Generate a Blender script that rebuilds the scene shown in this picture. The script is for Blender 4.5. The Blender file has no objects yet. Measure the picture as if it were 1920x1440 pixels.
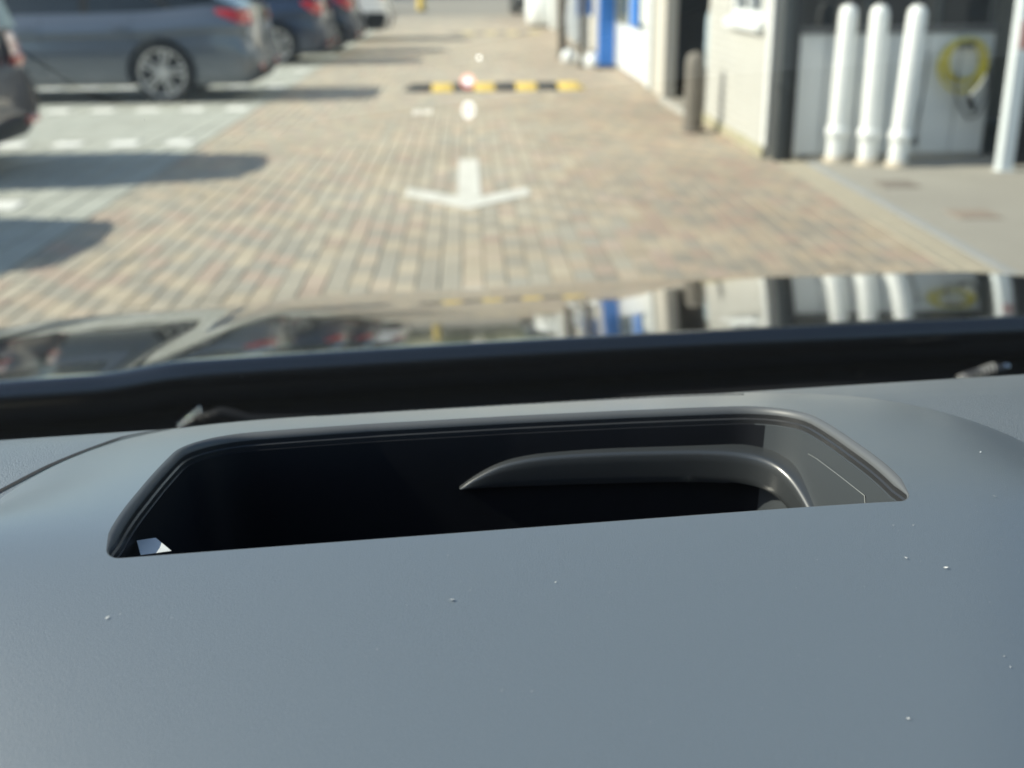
import bpy, bmesh, math, random
from mathutils import Vector, Matrix
from mathutils.geometry import delaunay_2d_cdt
random.seed(7)
R = math.radians
scene = bpy.context.scene
COL = scene.collection

# ------------------------------------------------------------------ camera
CAM_H = 1.4
PITCH, YAW, ROLL = R(19.8), R(2.0), R(0.6)
fw = Vector((math.sin(YAW)*math.cos(PITCH), math.cos(YAW)*math.cos(PITCH), -math.sin(PITCH)))
rt0 = Vector((math.cos(YAW), -math.sin(YAW), 0)); up0 = rt0.cross(fw)
rt = rt0*math.cos(ROLL) - up0*math.sin(ROLL); up = up0*math.cos(ROLL) + rt0*math.sin(ROLL)
cam = bpy.data.cameras.new('camera'); camo = bpy.data.objects.new('camera', cam); COL.objects.link(camo)
m = Matrix((rt, up, -fw)).transposed().to_4x4(); m.translation = (0, 0, CAM_H); camo.matrix_world = m
cam.sensor_width = 36; cam.lens = 2142/1920*36
cam.clip_start = 0.02; cam.clip_end = 1500
cam.dof.use_dof = True; cam.dof.focus_distance = 0.395; cam.dof.aperture_fstop = 10.8
scene.camera = camo

# ------------------------------------------------------------------ sky, sun, exposure
SUN_EL = R(37); SUN_AZ = R(-92)
world = bpy.data.worlds.new('World'); scene.world = world; world.use_nodes = True
wn = world.node_tree.nodes; sky = wn.new('ShaderNodeTexSky'); sky.sky_type = 'NISHITA'; sky.sun_disc = False
sky.sun_elevation = SUN_EL; sky.sun_rotation = SUN_AZ; sky.air_density = 1.0; sky.dust_density = 0.6; sky.ozone_density = 1.5
wn['Background'].inputs[1].default_value = 0.13
world.node_tree.links.new(sky.outputs[0], wn['Background'].inputs[0])
sun = bpy.data.lights.new('sun', 'SUN'); suno = bpy.data.objects.new('sun', sun); COL.objects.link(suno)
sun.energy = 4.6; sun.angle = R(0.53); sun.color = (1, 0.945, 0.85)
sdir = Vector((math.sin(SUN_AZ)*math.cos(SUN_EL), math.cos(SUN_AZ)*math.cos(SUN_EL), math.sin(SUN_EL)))
suno.rotation_euler = (-sdir).to_track_quat('-Z', 'Y').to_euler(); suno.location = sdir*40
vs = scene.view_settings
vs.view_transform = 'Standard'; vs.look = 'None'; vs.exposure = 0.69; vs.gamma = 1; vs.use_curve_mapping = False
scene.cycles.use_denoising = True
scene.cycles.max_bounces = 10; scene.cycles.transparent_max_bounces = 16

# ------------------------------------------------------------------ material helpers
MATS = {}
def mat(name, col, rough=0.5, metal=0.0, spec=0.5, coat=0.0, coat_rough=0.03, noise=None, bump=None, rnd=None, island=False, ior=1.5, sheen=0.0):
    """noise=(scale, second colour, contrast) ; bump=(scale, strength) ; rnd=list of colours picked per object / island"""
    if name in MATS: return MATS[name]
    mt = bpy.data.materials.new(name); mt.use_nodes = True
    nt = mt.node_tree; N = nt.nodes; L = nt.links; b = N['Principled BSDF']
    b.inputs['Base Color'].default_value = (*col, 1); b.inputs['Roughness'].default_value = rough
    b.inputs['Metallic'].default_value = metal; b.inputs['Specular IOR Level'].default_value = spec
    b.inputs['Coat Weight'].default_value = coat; b.inputs['Coat Roughness'].default_value = coat_rough
    b.inputs['IOR'].default_value = ior; b.inputs['Sheen Weight'].default_value = sheen
    out = None
    tc = N.new('ShaderNodeTexCoord')
    if rnd:
        ramp = N.new('ShaderNodeValToRGB'); ramp.color_ramp.interpolation = 'CONSTANT'
        cr = ramp.color_ramp
        for i, c in enumerate(rnd):
            e = cr.elements[i] if i < 2 else cr.elements.new(0.5)
            e.position = i/len(rnd); e.color = (*c, 1)
        if island:
            g = N.new('ShaderNodeNewGeometry'); L.new(g.outputs['Random Per Island'], ramp.inputs[0])
        else:
            g = N.new('ShaderNodeObjectInfo'); L.new(g.outputs['Random'], ramp.inputs[0])
        out = ramp.outputs[0]
    if noise:
        ns = N.new('ShaderNodeTexNoise'); ns.inputs['Scale'].default_value = noise[0]; ns.inputs['Detail'].default_value = 6
        L.new((N.new('ShaderNodeNewGeometry')).outputs['Position'], ns.inputs['Vector'])
        r2 = N.new('ShaderNodeValToRGB'); r2.color_ramp.elements[0].position = 0.5-noise[2]; r2.color_ramp.elements[1].position = 0.5+noise[2]
        L.new(ns.outputs[0], r2.inputs[0])
        mx = N.new('ShaderNodeMix'); mx.data_type = 'RGBA'; L.new(r2.outputs[0], mx.inputs[0])
        if out is not None: L.new(out, mx.inputs[6])
        else: mx.inputs[6].default_value = (*col, 1)
        if rnd:
            mx.blend_type = 'MULTIPLY'
        mx.inputs[7].default_value = (*noise[1], 1)
        out = mx.outputs[2]
    if out is not None: L.new(out, b.inputs['Base Color'])
    if bump:
        ns = N.new('ShaderNodeTexNoise'); ns.inputs['Scale'].default_value = bump[0]; ns.inputs['Detail'].default_value = 4
        L.new(tc.outputs['Object'], ns.inputs['Vector'])
        bp = N.new('ShaderNodeBump'); bp.inputs['Strength'].default_value = bump[1]; bp.inputs['Distance'].default_value = 0.002
        L.new(ns.outputs[0], bp.inputs['Height']); L.new(bp.outputs[0], b.inputs['Normal'])
    MATS[name] = mt
    return mt

def brick_mat(name, attr=None):
    mt = bpy.data.materials.new(name); mt.use_nodes = True; nt = mt.node_tree; N = nt.nodes; Lk = nt.links; b = N['Principled BSDF']
    b.inputs['Roughness'].default_value = 0.85
    if attr: q = N.new('ShaderNodeAttribute'); q.attribute_name = attr
    else: q = N.new('ShaderNodeObjectInfo')
    ns = N.new('ShaderNodeTexNoise'); ns.inputs['Scale'].default_value = 0.9; ns.inputs['Detail'].default_value = 8
    Lk.new(N.new('ShaderNodeNewGeometry').outputs['Position'], ns.inputs['Vector'])
    r2 = N.new('ShaderNodeValToRGB'); r2.color_ramp.elements[0].position = 0.35; r2.color_ramp.elements[0].color = (0.90, 0.885, 0.87, 1); r2.color_ramp.elements[1].position = 0.62; r2.color_ramp.elements[1].color = (1, 1, 1, 1)
    Lk.new(ns.outputs[0], r2.inputs[0])
    n2 = N.new('ShaderNodeTexNoise'); n2.inputs['Scale'].default_value = 70
    Lk.new(N.new('ShaderNodeNewGeometry').outputs['Position'], n2.inputs['Vector'])
    mx = N.new('ShaderNodeMix'); mx.data_type = 'RGBA'; mx.blend_type = 'MULTIPLY'; mx.inputs[0].default_value = 1
    Lk.new(q.outputs['Color'], mx.inputs[6]); Lk.new(r2.outputs[0], mx.inputs[7]); Lk.new(mx.outputs[2], b.inputs['Base Color'])
    bp = N.new('ShaderNodeBump'); bp.inputs['Strength'].default_value = 0.4; bp.inputs['Distance'].default_value = 0.002
    Lk.new(n2.outputs[0], bp.inputs['Height']); Lk.new(bp.outputs[0], b.inputs['Normal'])
    return mt

def glow(name, col, strength):
    mt = bpy.data.materials.new(name); mt.use_nodes = True; nt = mt.node_tree; N = nt.nodes
    N.remove(N['Principled BSDF'])
    e = N.new('ShaderNodeEmission'); e.inputs[0].default_value = (*col, 1); e.inputs[1].default_value = strength
    t = N.new('ShaderNodeBsdfTransparent'); a = N.new('ShaderNodeAddShader')
    nt.links.new(e.outputs[0], a.inputs[0]); nt.links.new(t.outputs[0], a.inputs[1]); nt.links.new(a.outputs[0], N['Material Output'].inputs[0])
    return mt

def pane_mat(name, tint, refl_rough=0.0, ior=1.5):
    mt = bpy.data.materials.new(name); mt.use_nodes = True; nt = mt.node_tree; N = nt.nodes
    N.remove(N['Principled BSDF'])
    # Schlick reflectance of a thin pane, the same from both sides
    ge = N.new('ShaderNodeNewGeometry'); dt = N.new('ShaderNodeVectorMath'); dt.operation = 'DOT_PRODUCT'
    nt.links.new(ge.outputs['Incoming'], dt.inputs[0]); nt.links.new(ge.outputs['Normal'], dt.inputs[1])
    def mth(op, a, b=None):
        q = N.new('ShaderNodeMath'); q.operation = op
        for i, v in enumerate((a, b)):
            if v is None: continue
            if isinstance(v, (int, float)): q.inputs[i].default_value = v
            else: nt.links.new(v, q.inputs[i])
        return q
    f0 = ((ior-1)/(ior+1))**2*1.8
    ab = mth('ABSOLUTE', dt.outputs['Value']); om = mth('SUBTRACT', 1.0, ab.outputs[0]); pw = mth('POWER', om.outputs[0], 5.0)
    ml = mth('MULTIPLY', pw.outputs[0], 1-f0); f = mth('ADD', ml.outputs[0], f0)
    t = N.new('ShaderNodeBsdfTransparent'); t.inputs[0].default_value = (*tint, 1)
    g = N.new('ShaderNodeBsdfGlossy'); g.inputs['Roughness'].default_value = refl_rough
    mx = N.new('ShaderNodeMixShader')
    nt.links.new(f.outputs[0], mx.inputs[0]); nt.links.new(t.outputs[0], mx.inputs[1]); nt.links.new(g.outputs[0], mx.inputs[2])
    nt.links.new(mx.outputs[0], N['Material Output'].inputs[0])
    return mt

# ------------------------------------------------------------------ mesh helpers
class MB:
    def __init__(s): s.v = []; s.f = []
    def quad(s, a, b, c, d):
        n = len(s.v); s.v += [tuple(a), tuple(b), tuple(c), tuple(d)]; s.f.append((n, n+1, n+2, n+3)); return s
    def box(s, x0, x1, y0, y1, z0, z1, bev=0.0, rot=None, org=None):
        bm = bmesh.new()
        bmesh.ops.create_cube(bm, size=1)
        for q in bm.verts:
            q.co = Vector(((x0+x1)/2 + q.co.x*(x1-x0), (y0+y1)/2 + q.co.y*(y1-y0), (z0+z1)/2 + q.co.z*(z1-z0)))
        if bev: bmesh.ops.bevel(bm, geom=bm.edges[:], offset=bev, segments=1, affect='EDGES', profile=0.5)
        if rot is not None:
            bmesh.ops.rotate(bm, verts=bm.verts[:], cent=org or Vector(((x0+x1)/2, (y0+y1)/2, (z0+z1)/2)), matrix=rot)
        return s.add_bm(bm)
    def add_bm(s, bm):
        n = len(s.v); bm.verts.index_update()
        s.v += [tuple(q.co) for q in bm.verts]; s.f += [tuple(q.index+n for q in f.verts) for f in bm.faces]; bm.free(); return s
    def lathe(s, prof, axis='z', org=(0, 0, 0), n=24, a0=0.0, a1=2*math.pi):
        """prof: list of (radius, height)"""
        base = len(s.v); full = abs(a1-a0-2*math.pi) < 1e-6; cnt = n if full else n+1
        for i in range(cnt):
            a = a0 + (a1-a0)*i/n; c, sn = math.cos(a), math.sin(a)
            for r_, h in prof:
                p = {'z': (r_*c, r_*sn, h), 'y': (r_*c, h, r_*sn), 'x': (h, r_*c, r_*sn)}[axis]
                s.v.append((org[0]+p[0], org[1]+p[1], org[2]+p[2]))
        k = len(prof)
        for i in range(n):
            j = (i+1) % cnt
            for q in range(k-1):
                s.f.append((base+i*k+q, base+j*k+q, base+j*k+q+1, base+i*k+q+1))
        return s
    def tube(s, pts, r, n=8, caps=True):
        pts = [Vector(p) for p in pts]; base = len(s.v); rr = r if isinstance(r, (list, tuple)) else [r]*len(pts)
        prev = None
        for i, p in enumerate(pts):
            d = (pts[min(i+1, len(pts)-1)] - pts[max(i-1, 0)]).normalized()
            if prev is None:
                a = Vector((0, 0, 1)) if abs(d.z) < 0.9 else Vector((1, 0, 0)); u = d.cross(a).normalized()
            else: u = (prev - d*prev.dot(d)).normalized()
            prev = u; w = d.cross(u)
            for k in range(n):
                an = 2*math.pi*k/n; s.v.append(tuple(p + (u*math.cos(an) + w*math.sin(an))*rr[i]))
        for i in range(len(pts)-1):
            for k in range(n):
                s.f.append((base+i*n+k, base+i*n+(k+1) % n, base+(i+1)*n+(k+1) % n, base+(i+1)*n+k))
        if caps:
            s.f.append(tuple(base+k for k in range(n))[::-1]); s.f.append(tuple(base+(len(pts)-1)*n+k for k in range(n)))
        return s
    def grid(s, rows):
        """rows: list of equally long lists of points"""
        base = len(s.v); w = len(rows[0])
        for r_ in rows: s.v += [tuple(p) for p in r_]
        for i in range(len(rows)-1):
            for j in range(w-1):
                s.f.append((base+i*w+j, base+i*w+j+1, base+(i+1)*w+j+1, base+(i+1)*w+j))
        return s
    def mesh(s, name, smooth=False, angle=None, fix=True):
        me = bpy.data.meshes.new(name); me.from_pydata(s.v, [], s.f); me.update()
        if fix:
            bm = bmesh.new(); bm.from_mesh(me); bmesh.ops.recalc_face_normals(bm, faces=bm.faces[:]); bm.to_mesh(me); bm.free()
        if smooth:
            me.polygons.foreach_set('use_smooth', [True]*len(me.polygons))
            if angle: me.set_sharp_from_angle(angle=R(angle))
        return me
    def build(s, name, material, parent=None, smooth=False, angle=None, fix=True):
        return link(name, s.mesh(name, smooth, angle, fix), material, parent)

def link(name, me, material, parent=None):
    o = bpy.data.objects.new(name, me); COL.objects.link(o)
    if material is not None and not me.materials: me.materials.append(material)
    if parent: o.parent = parent
    return o
def empty(name, loc=(0, 0, 0), rz=0.0):
    o = bpy.data.objects.new(name, None); COL.objects.link(o); o.location = loc; o.rotation_euler = (0, 0, rz); o.empty_display_size = 0.2; return o
def tag(o, label=None, cat=None, group=None, kind=None):
    if label: o['label'] = label
    if cat: o['category'] = cat
    if group: o['group'] = group
    if kind: o['kind'] = kind
    return o
def struct(o, label): o['kind'] = 'structure'; o['label'] = label; return o
def smooth01(t): t = max(0.0, min(1.0, t)); return t*t*(3-2*t)
def interp(t, pts):
    """smooth (catmull) interpolation through (t, v) pairs"""
    if t <= pts[0][0]: return pts[0][1]
    if t >= pts[-1][0]: return pts[-1][1]
    for i in range(len(pts)-1):
        if t <= pts[i+1][0]:
            t0, v0 = pts[i]; t1, v1 = pts[i+1]; h = t1-t0; u = (t-t0)/h
            m0 = (v1-pts[i-1][1])/(t1-pts[i-1][0]) if i > 0 else (v1-v0)/h
            m1 = (pts[i+2][1]-v0)/(pts[i+2][0]-t0) if i+2 < len(pts) else (v1-v0)/h
            return (2*u**3-3*u*u+1)*v0 + (u**3-2*u*u+u)*h*m0 + (-2*u**3+3*u*u)*v1 + (u**3-u*u)*h*m1

# ------------------------------------------------------------------ materials
M_ground = mat('far_ground', (0.2, 0.195, 0.18), 0.9, noise=(0.3, (0.26, 0.25, 0.22), 0.2))
M_sand = mat('jointing_sand', (0.25, 0.23, 0.19), 0.95, noise=(14, (0.31, 0.285, 0.235), 0.25))
M_brick = brick_mat('road_brick'); M_brick_i = brick_mat('road_brick_far', 'brick_colour')
M_white_paint = mat('white_road_paint', (0.86, 0.87, 0.83), 0.7, noise=(9, (0.76, 0.76, 0.72), 0.25))
M_concrete = mat('apron_concrete', (0.315, 0.295, 0.25), 0.9, noise=(1.6, (0.375, 0.355, 0.30), 0.3), bump=(60, 0.4))
M_border = mat('border_stone', (0.38, 0.34, 0.26), 0.9, noise=(6, (0.43, 0.385, 0.29), 0.3))
M_border_grey = mat('border_slate', (0.33, 0.34, 0.325), 0.85, noise=(6, (0.32, 0.33, 0.33), 0.3))
M_wall_white = mat('white_painted_brick', (0.53, 0.525, 0.485), 0.75, noise=(5, (0.46, 0.45, 0.41), 0.35), bump=(40, 0.4))
M_mortar = mat('painted_mortar', (0.47, 0.46, 0.42), 0.85)
M_white_metal = mat('white_metal', (0.82, 0.84, 0.83), 0.3, noise=(4, (0.73, 0.75, 0.73), 0.3))
M_white_panel = mat('white_panel', (0.84, 0.86, 0.85), 0.3, noise=(1.4, (0.76, 0.78, 0.77), 0.3))
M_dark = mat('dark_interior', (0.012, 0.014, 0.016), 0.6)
M_darkgrey = mat('dark_grey_metal', (0.045, 0.052, 0.056), 0.4, noise=(5, (0.06, 0.068, 0.07), 0.3))
M_bollard_grey = mat('weathered_grey_bollard', (0.14, 0.125, 0.105), 0.7, noise=(8, (0.18, 0.165, 0.14), 0.3))
M_win = mat('shop_glass', (0.012, 0.016, 0.018), 0.05, spec=0.6)
M_blue = mat('blue_paint', (0.025, 0.19, 0.62), 0.35)
M_teal = mat('dark_teal_trim', (0.04, 0.07, 0.075), 0.4)
M_beige = mat('beige_post', (0.52, 0.49, 0.43), 0.6)
M_brown = mat('brown_post', (0.13, 0.11, 0.085), 0.7)
M_yellow = mat('yellow_rubber', (0.78, 0.57, 0.13), 0.55, noise=(10, (0.66, 0.47, 0.10), 0.3))
M_black_rubber = mat('black_rubber', (0.03, 0.03, 0.03), 0.75)
M_hose = mat('yellow_hose', (0.76, 0.65, 0.10), 0.4)
M_hose_grey = mat('grey_hose', (0.09, 0.095, 0.10), 0.4)
M_paleblue = mat('pale_blue_plastic', (0.33, 0.42, 0.47), 0.4)
M_tyre = mat('tyre_rubber', (0.022, 0.022, 0.023), 0.75)
M_alloy = mat('alloy', (0.62, 0.61, 0.59), 0.35, metal=0.35)
M_brake = mat('brake_dark', (0.05, 0.05, 0.05), 0.5, metal=0.5)
M_plastic = mat('black_car_plastic', (0.010, 0.012, 0.015), 0.65, spec=0.25)
M_red = mat('tail_light_red', (0.42, 0.012, 0.012), 0.12, coat=1.0)
M_redpink = mat('tail_light_clear', (0.62, 0.40, 0.42), 0.12, coat=1.0)
M_lamp = mat('headlight_lens', (0.75, 0.77, 0.8), 0.08, metal=0.6)
M_carglass = mat('car_glass', (0.01, 0.013, 0.014), 0.03, spec=0.7)
M_plate = mat('number_plate', (0.6, 0.45, 0.05), 0.5)
M_leaf = mat('leaf', (0.055, 0.085, 0.025), 0.6, rnd=[(0.05, 0.08, 0.022), (0.075, 0.105, 0.03), (0.04, 0.065, 0.02), (0.09, 0.11, 0.04)], island=True)
M_bark = mat('bark', (0.09, 0.07, 0.05), 0.9)
M_roofing = mat('roof_edge', (0.08, 0.085, 0.09), 0.6)

# ------------------------------------------------------------------ ground and paving
ROAD_L, ROAD_R = -2.35, 2.36
ground = MB().quad((-400, -200, -0.05), (400, -200, -0.05), (400, 900, -0.05), (-400, 900, -0.05)).build('ground', M_ground)
struct(ground, 'grey paved ground reaching to the horizon')

road = MB().box(ROAD_L, ROAD_R, -6, 95, -0.04, -0.009).build('brick_road', M_sand)
struct(road, 'straight brick paved lane between parking bays and workshops')

def brick_mesh(name, lx, ly, h=0.03, ch=0.004):
    b = MB(); x, y = lx/2, ly/2
    t = [(-x+ch, -y+ch, 0), (x-ch, -y+ch, 0), (x-ch, y-ch, 0), (-x+ch, y-ch, 0)]
    e = [(-x, -y, -ch), (x, -y, -ch), (x, y, -ch), (-x, y, -ch)]
    d = [(-x, -y, -h), (x, -y, -h), (x, y, -h), (-x, y, -h)]
    b.v = t+e+d; b.f = [(0, 1, 2, 3)]
    for i in range(4):
        j = (i+1) % 4; b.f += [(4+i, 4+j, j, i), (8+i, 8+j, 4+j, 4+i)]
    return b
def lay(parent, cells, lx, ly, name, mass_name, near_key, label):
    """the 300 cells that show largest become parts, the rest one mass"""
    cells = sorted(cells, key=near_key)
    unit = brick_mesh(name, lx, ly); me = unit.mesh(name, fix=False)
    me.materials.append(M_brick)
    for (x, y, dz, c) in cells[:300]:
        o = link(name, me, None, parent); o.location = (x, y, dz); o.color = (*c, 1)
    mass = MB(); cols = []
    for (x, y, dz, c) in cells[300:]:
        n = len(mass.v); mass.v += [(p[0]+x, p[1]+y, p[2]+dz) for p in unit.v]; mass.f += [tuple(i+n for i in f) for f in unit.f]
        cols += [c[0], c[1], c[2], 1.0]*len(unit.f)
    o = mass.build(mass_name, M_brick_i, parent, fix=False); o['kind'] = 'stuff'; o['label'] = label
    at = o.data.attributes.new('brick_colour', 'FLOAT_COLOR', 'FACE'); at.data.foreach_set('color', cols)
CREAM = [(0.51, 0.445, 0.335), (0.485, 0.42, 0.315), (0.50, 0.425, 0.325), (0.465, 0.42, 0.33)]
PINK = [(0.455, 0.37, 0.295), (0.47, 0.385, 0.305), (0.44, 0.36, 0.285)]
GREY = [(0.385, 0.36, 0.295), (0.40, 0.37, 0.30), (0.375, 0.355, 0.295), (0.415, 0.385, 0.31)]
def brick_colour(i, k, x=0.0):
    q = random.random()
    if (i+k) % 2: pool = CREAM if q < 0.62 else (PINK if q < 0.86 else GREY)
    else: pool = GREY if q < 0.70 else (PINK if q < 0.82 else CREAM)
    c = random.choice(pool); f_ = random.uniform(0.95, 1.05)
    b_ = smooth01((x+random.uniform(-0.5, 0.5)-0.0)/1.5)     # bricks turn darker and browner towards the workshops
    return (c[0]*f_*(1-0.16*b_), c[1]*f_*(1-0.20*b_), c[2]*f_*(1-0.22*b_))
def block_colour(i, k):
    f_ = random.uniform(0.93, 1.07); return (0.42*f_, 0.435*f_, 0.385*f_)
cells = []
cw, cl = 0.1095, 0.2125
ncol = int((ROAD_R-ROAD_L)/cw)
for i in range(ncol):
    x = ROAD_L + cw*(i+0.5) + 0.004
    for k in range(int(44/cl)):
        y = -2 + cl*(k + (0.5 if i % 2 else 0)) + random.uniform(-0.004, 0.004)
        cells.append((x+random.uniform(-0.0015, 0.0015), y, random.uniform(-0.0025, 0.0025), brick_colour(i//2, k+(i % 2), x)))
def nk(c):
    x, y = c[:2]
    if y < 4.75 + max(0, x)*0.12 or abs(x) > 0.40*y: return 1000 + y
    return math.hypot(x, y)
lay(road, cells, 0.1035, 0.2065, 'brick', 'brick_field', nk, 'sand coloured paving bricks further along the lane')

bays = MB().box(-14, ROAD_L-0.002, -6, 60, -0.04, -0.009).build('parking_paving', M_sand)
struct(bays, 'pale grey block paving of the parking bays')
cells = []
ts = 0.216
for i in range(int(7.2/ts)):
    for k in range(int(34/ts)):
        cells.append((ROAD_L - 0.006 - ts*(i+0.5), 1.2 + ts*(k+0.5), random.uniform(-0.002, 0.002), block_colour(i, k)))
def nk2(c):
    x, y = c[:2]
    if abs(x) > 0.43*y - 0.02 or y < 5.6 or y > 13.6: return 1000 + y
    return math.hypot(x, y)
lay(bays, cells, 0.203, 0.203, 'paving_block', 'block_field', nk2, 'pale grey paving blocks of the remaining bays')

# white dashes between the bays, one painted block each
dm = MB().box(-0.122, 0.122, -0.125, 0.125, 0.0, 0.008, bev=0.003).mesh('white_dash', fix=True); dm.materials.append(M_white_paint)
for row, x_end, cnt in ((4.75, -2.6, 6), (7.52, -3.06, 7), (10.40, -2.57, 9), (13.12, -2.57, 9), (15.78, -2.57, 10), (18.45, -2.57, 6), (21.15, -2.57, 5), (23.9, -2.57, 5)):
    for k in range(cnt):
        o = link('white_dash', dm, None, bays); o.location = (x_end - 0.492*k, row + random.uniform(-0.006, 0.006), 0.0005)
        o.rotation_euler.z = random.uniform(-0.02, 0.02)

# road arrow pointing at the camera
ar = MB(); zt = 0.0065
def poly(b, pts, z0, z1):
    n = len(b.v); k = len(pts); b.v += [(p[0], p[1], z1) for p in pts] + [(p[0], p[1], z0) for p in pts]
    b.f.append(tuple(range(n, n+k)))
    for i in range(k): j = (i+1) % k; b.f.append((n+i, n+k+i, n+k+j, n+j))
poly(ar, [(-0.015, 7.15), (0.405, 7.60), (0.395, 7.88), (0.070, 7.56), (0.070, 9.18), (-0.085, 9.18), (-0.085, 7.56), (-0.43, 7.92), (-0.44, 7.64)], 0.002, zt)
o = ar.build('painted_arrow', mat('worn_arrow_paint', (0.74, 0.735, 0.67), 0.75, noise=(7, (0.58, 0.56, 0.49), 0.2)), road); o['label'] = 'white arrow painted on the bricks, pointing towards the car'

# speed bumps
M_yellow_old = mat('worn_yellow_rubber', (0.50, 0.42, 0.22), 0.7); M_black_old = mat('dusty_black_rubber', (0.20, 0.185, 0.16), 0.8)
def speed_bump(y0, x0, n, label, first):
    t = empty('speed_bump', (x0, y0, 0)); tag(t, label, 'speed bump', 'speed bumps across the lane')
    w = 0.2655; ye, bk_ = (M_yellow, M_black_rubber) if first else (M_yellow_old, M_black_old); hz_ = 1.0 if first else 0.5
    prof = [(0, 0.003), (0.05, 0.045), (0.14, 0.072), (0.24, 0.078), (0.34, 0.072), (0.45, 0.045), (0.50, 0.003)]; prof = [(p[0], p[1]*hz_) for p in prof]
    for i in range(n):
        yel = (i % 2 == 1)
        if i == n-1 and not yel: pass
        b = MB(); a0, a1 = i*w+0.003, (i+1)*w-0.003
        rows = [[(x, p[0], p[1]) for p in prof] for x in (a0, a0+0.008, a1-0.008, a1)]
        for rr, s in ((rows[0], 0.9), (rows[3], 0.9)):
            for q in range(len(rr)): rr[q] = (rr[q][0], rr[q][1], rr[q][2]*s)
        b.grid(rows)
        o = b.build('segment', ye if yel else bk_, t, smooth=True, angle=40)
    for sx in (-0.1, n*w+0.0):
        b = MB(); 
        b.grid([[(sx + (0.1 if sx < 0 else 0.0)*1.0 - 0.003*(1 if sx < 0 else -1), p[0], p[1]*0.9) for p in prof], [(sx + (0.0 if sx < 0 else 0.1), 0.24+(p[0]-0.24)*0.5, 0.003) for p in prof]])
        b.build('end_cap', bk_ if sx < 0 else ye, t, smooth=True)
speed_bump(14.78, -0.72, 8, 'yellow and black rubber speed bump across the brick lane', True)
speed_bump(28.9, -0.35, 8, 'faint yellow and black speed bump further along the lane', False)

# ------------------------------------------------------------------ right side: apron, border, row of workshop units
apron = MB().box(2.662, 14, -6, 8.98, -0.04, 0.004).build('concrete_apron', M_concrete)
struct(apron, 'bare concrete forecourt in front of the garage')
border = MB().box(ROAD_R+0.002, 2.66, -6, 8.95, -0.04, -0.004).build('border_strip', M_sand)
struct(border, 'sandy stone edging between lane and concrete')
bmx = MB().box(-0.0535, 0.0535, -0.15, 0.15, -0.03, 0.004, bev=0.004).mesh('edging_stone'); bmx.materials.append(M_border)
bmy = MB().box(-0.035, 0.035, -0.24, 0.24, -0.03, 0.006, bev=0.005).mesh('slate_stone'); bmy.materials.append(M_border_grey)
for k in range(44):
    o = link('edging_stone', bmx, None, border); o.location = (2.418+0.111*(k % 2), 2.6+0.305*(k//2)+0.15*(k % 2), 0)
for k in range(13):
    o = link('edging_stone', bmy, None, border); o.location = (2.622, 2.7+0.486*k, 0)
for (x, y, mt_, lab) in ((2.93, 7.75, mat('rusty_cover', (0.23, 0.20, 0.165), 0.8), 'small dark drain cover in the concrete near the white bollards'), (3.02, 6.7, mat('reddish_cover', (0.31, 0.255, 0.205), 0.8), 'small reddish drain cover in the concrete closer to the car')):
    t = empty('drain_cover', (x, y, 0.004)); tag(t, lab, 'drain cover', 'drain covers')
    MB().box(-0.13, 0.13, -0.13, 0.13, 0, 0.006, bev=0.002).build('frame', mt_, t)
    MB().lathe([(0, 0.008), (0.09, 0.008), (0.10, 0.0061)], n=20).build('lid', mt_, t)

# --- white painted brick building at the corner
wx = 2.32
bld = empty('white_brick_building', (wx, 10.2, 0)); tag(bld, 'white painted brick corner building with window, added unseen upper floor and flat roof', 'building')
def L(x, y, z=0): return (x-wx, y-10.2, z)
def lbox(b, x0, x1, y0, y1, z0, z1, bev=0): return b.box(x0-wx, x1-wx, y0-10.2, y1-10.2, z0, z1, bev)
y0, y1 = 9.0, 11.42
wy0, wy1, wz0, wz1 = 9.28, 10.36, 1.02, 2.1
b = MB()
lbox(b, wx+0.012, wx+0.20, y0, wy0, 0, 3.3); lbox(b, wx+0.012, wx+0.20, wy1, y1, 0, 3.3)
lbox(b, wx+0.012, wx+0.20, wy0, wy1, 0, wz0); lbox(b, wx+0.012, wx+0.20, wy0, wy1, wz1, 3.3)
lbox(b, wx+0.20, 6.5, y1-0.18, y1, 0, 3.3)
b.build('wall', M_mortar, bld)
bl, bh, bt = 0.206, 0.057, 0.012
bme = MB().box(0, 0.016, -bl/2, bl/2, 0, bh, bev=0.004).mesh('brick'); bme.materials.append(M_wall_white)
bhalf = MB().box(0, 0.016, -bl/4+0.003, bl/4-0.003, 0, bh, bev=0.004).mesh('brick'); bhalf.materials.append(M_wall_white)
upper = MB(); nparts = 0; unit = MB().box(0, 0.016, -bl/2, bl/2, 0, bh, bev=0.004)
for r_ in range(50):
    z = 0.004 + r_*0.0655
    k = 0; y = y0 + bl/2 + (0.107 if r_ % 2 else 0) + 0.003
    while y + bl/2 < y1 - 0.005:
        if not (wy0-0.09 < y < wy1+0.09 and wz0-0.10 < z < wz1+0.02):
            off = random.uniform(-0.0015, 0.002)
            if z < 1.66 and nparts < 296:
                o = link('brick', bme, None, bld); o.location = L(wx-0.004-off, y, z); nparts += 1
            else:
                n = len(upper.v); d = L(wx-0.004-off, y, z); upper.v += [(p[0]+d[0], p[1]+d[1], p[2]+d[2]) for p in unit.v]; upper.f += [tuple(i+n for i in f) for f in unit.f]
        y += 0.2135
o = upper.build('upper_bricks', M_wall_white, bld); o['kind'] = 'stuff'
w = lbox(MB(), wx+0.06, wx+0.09, wy0+0.06, wy1-0.06, wz0+0.06, wz1-0.06).build('window', M_win, bld)
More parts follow.
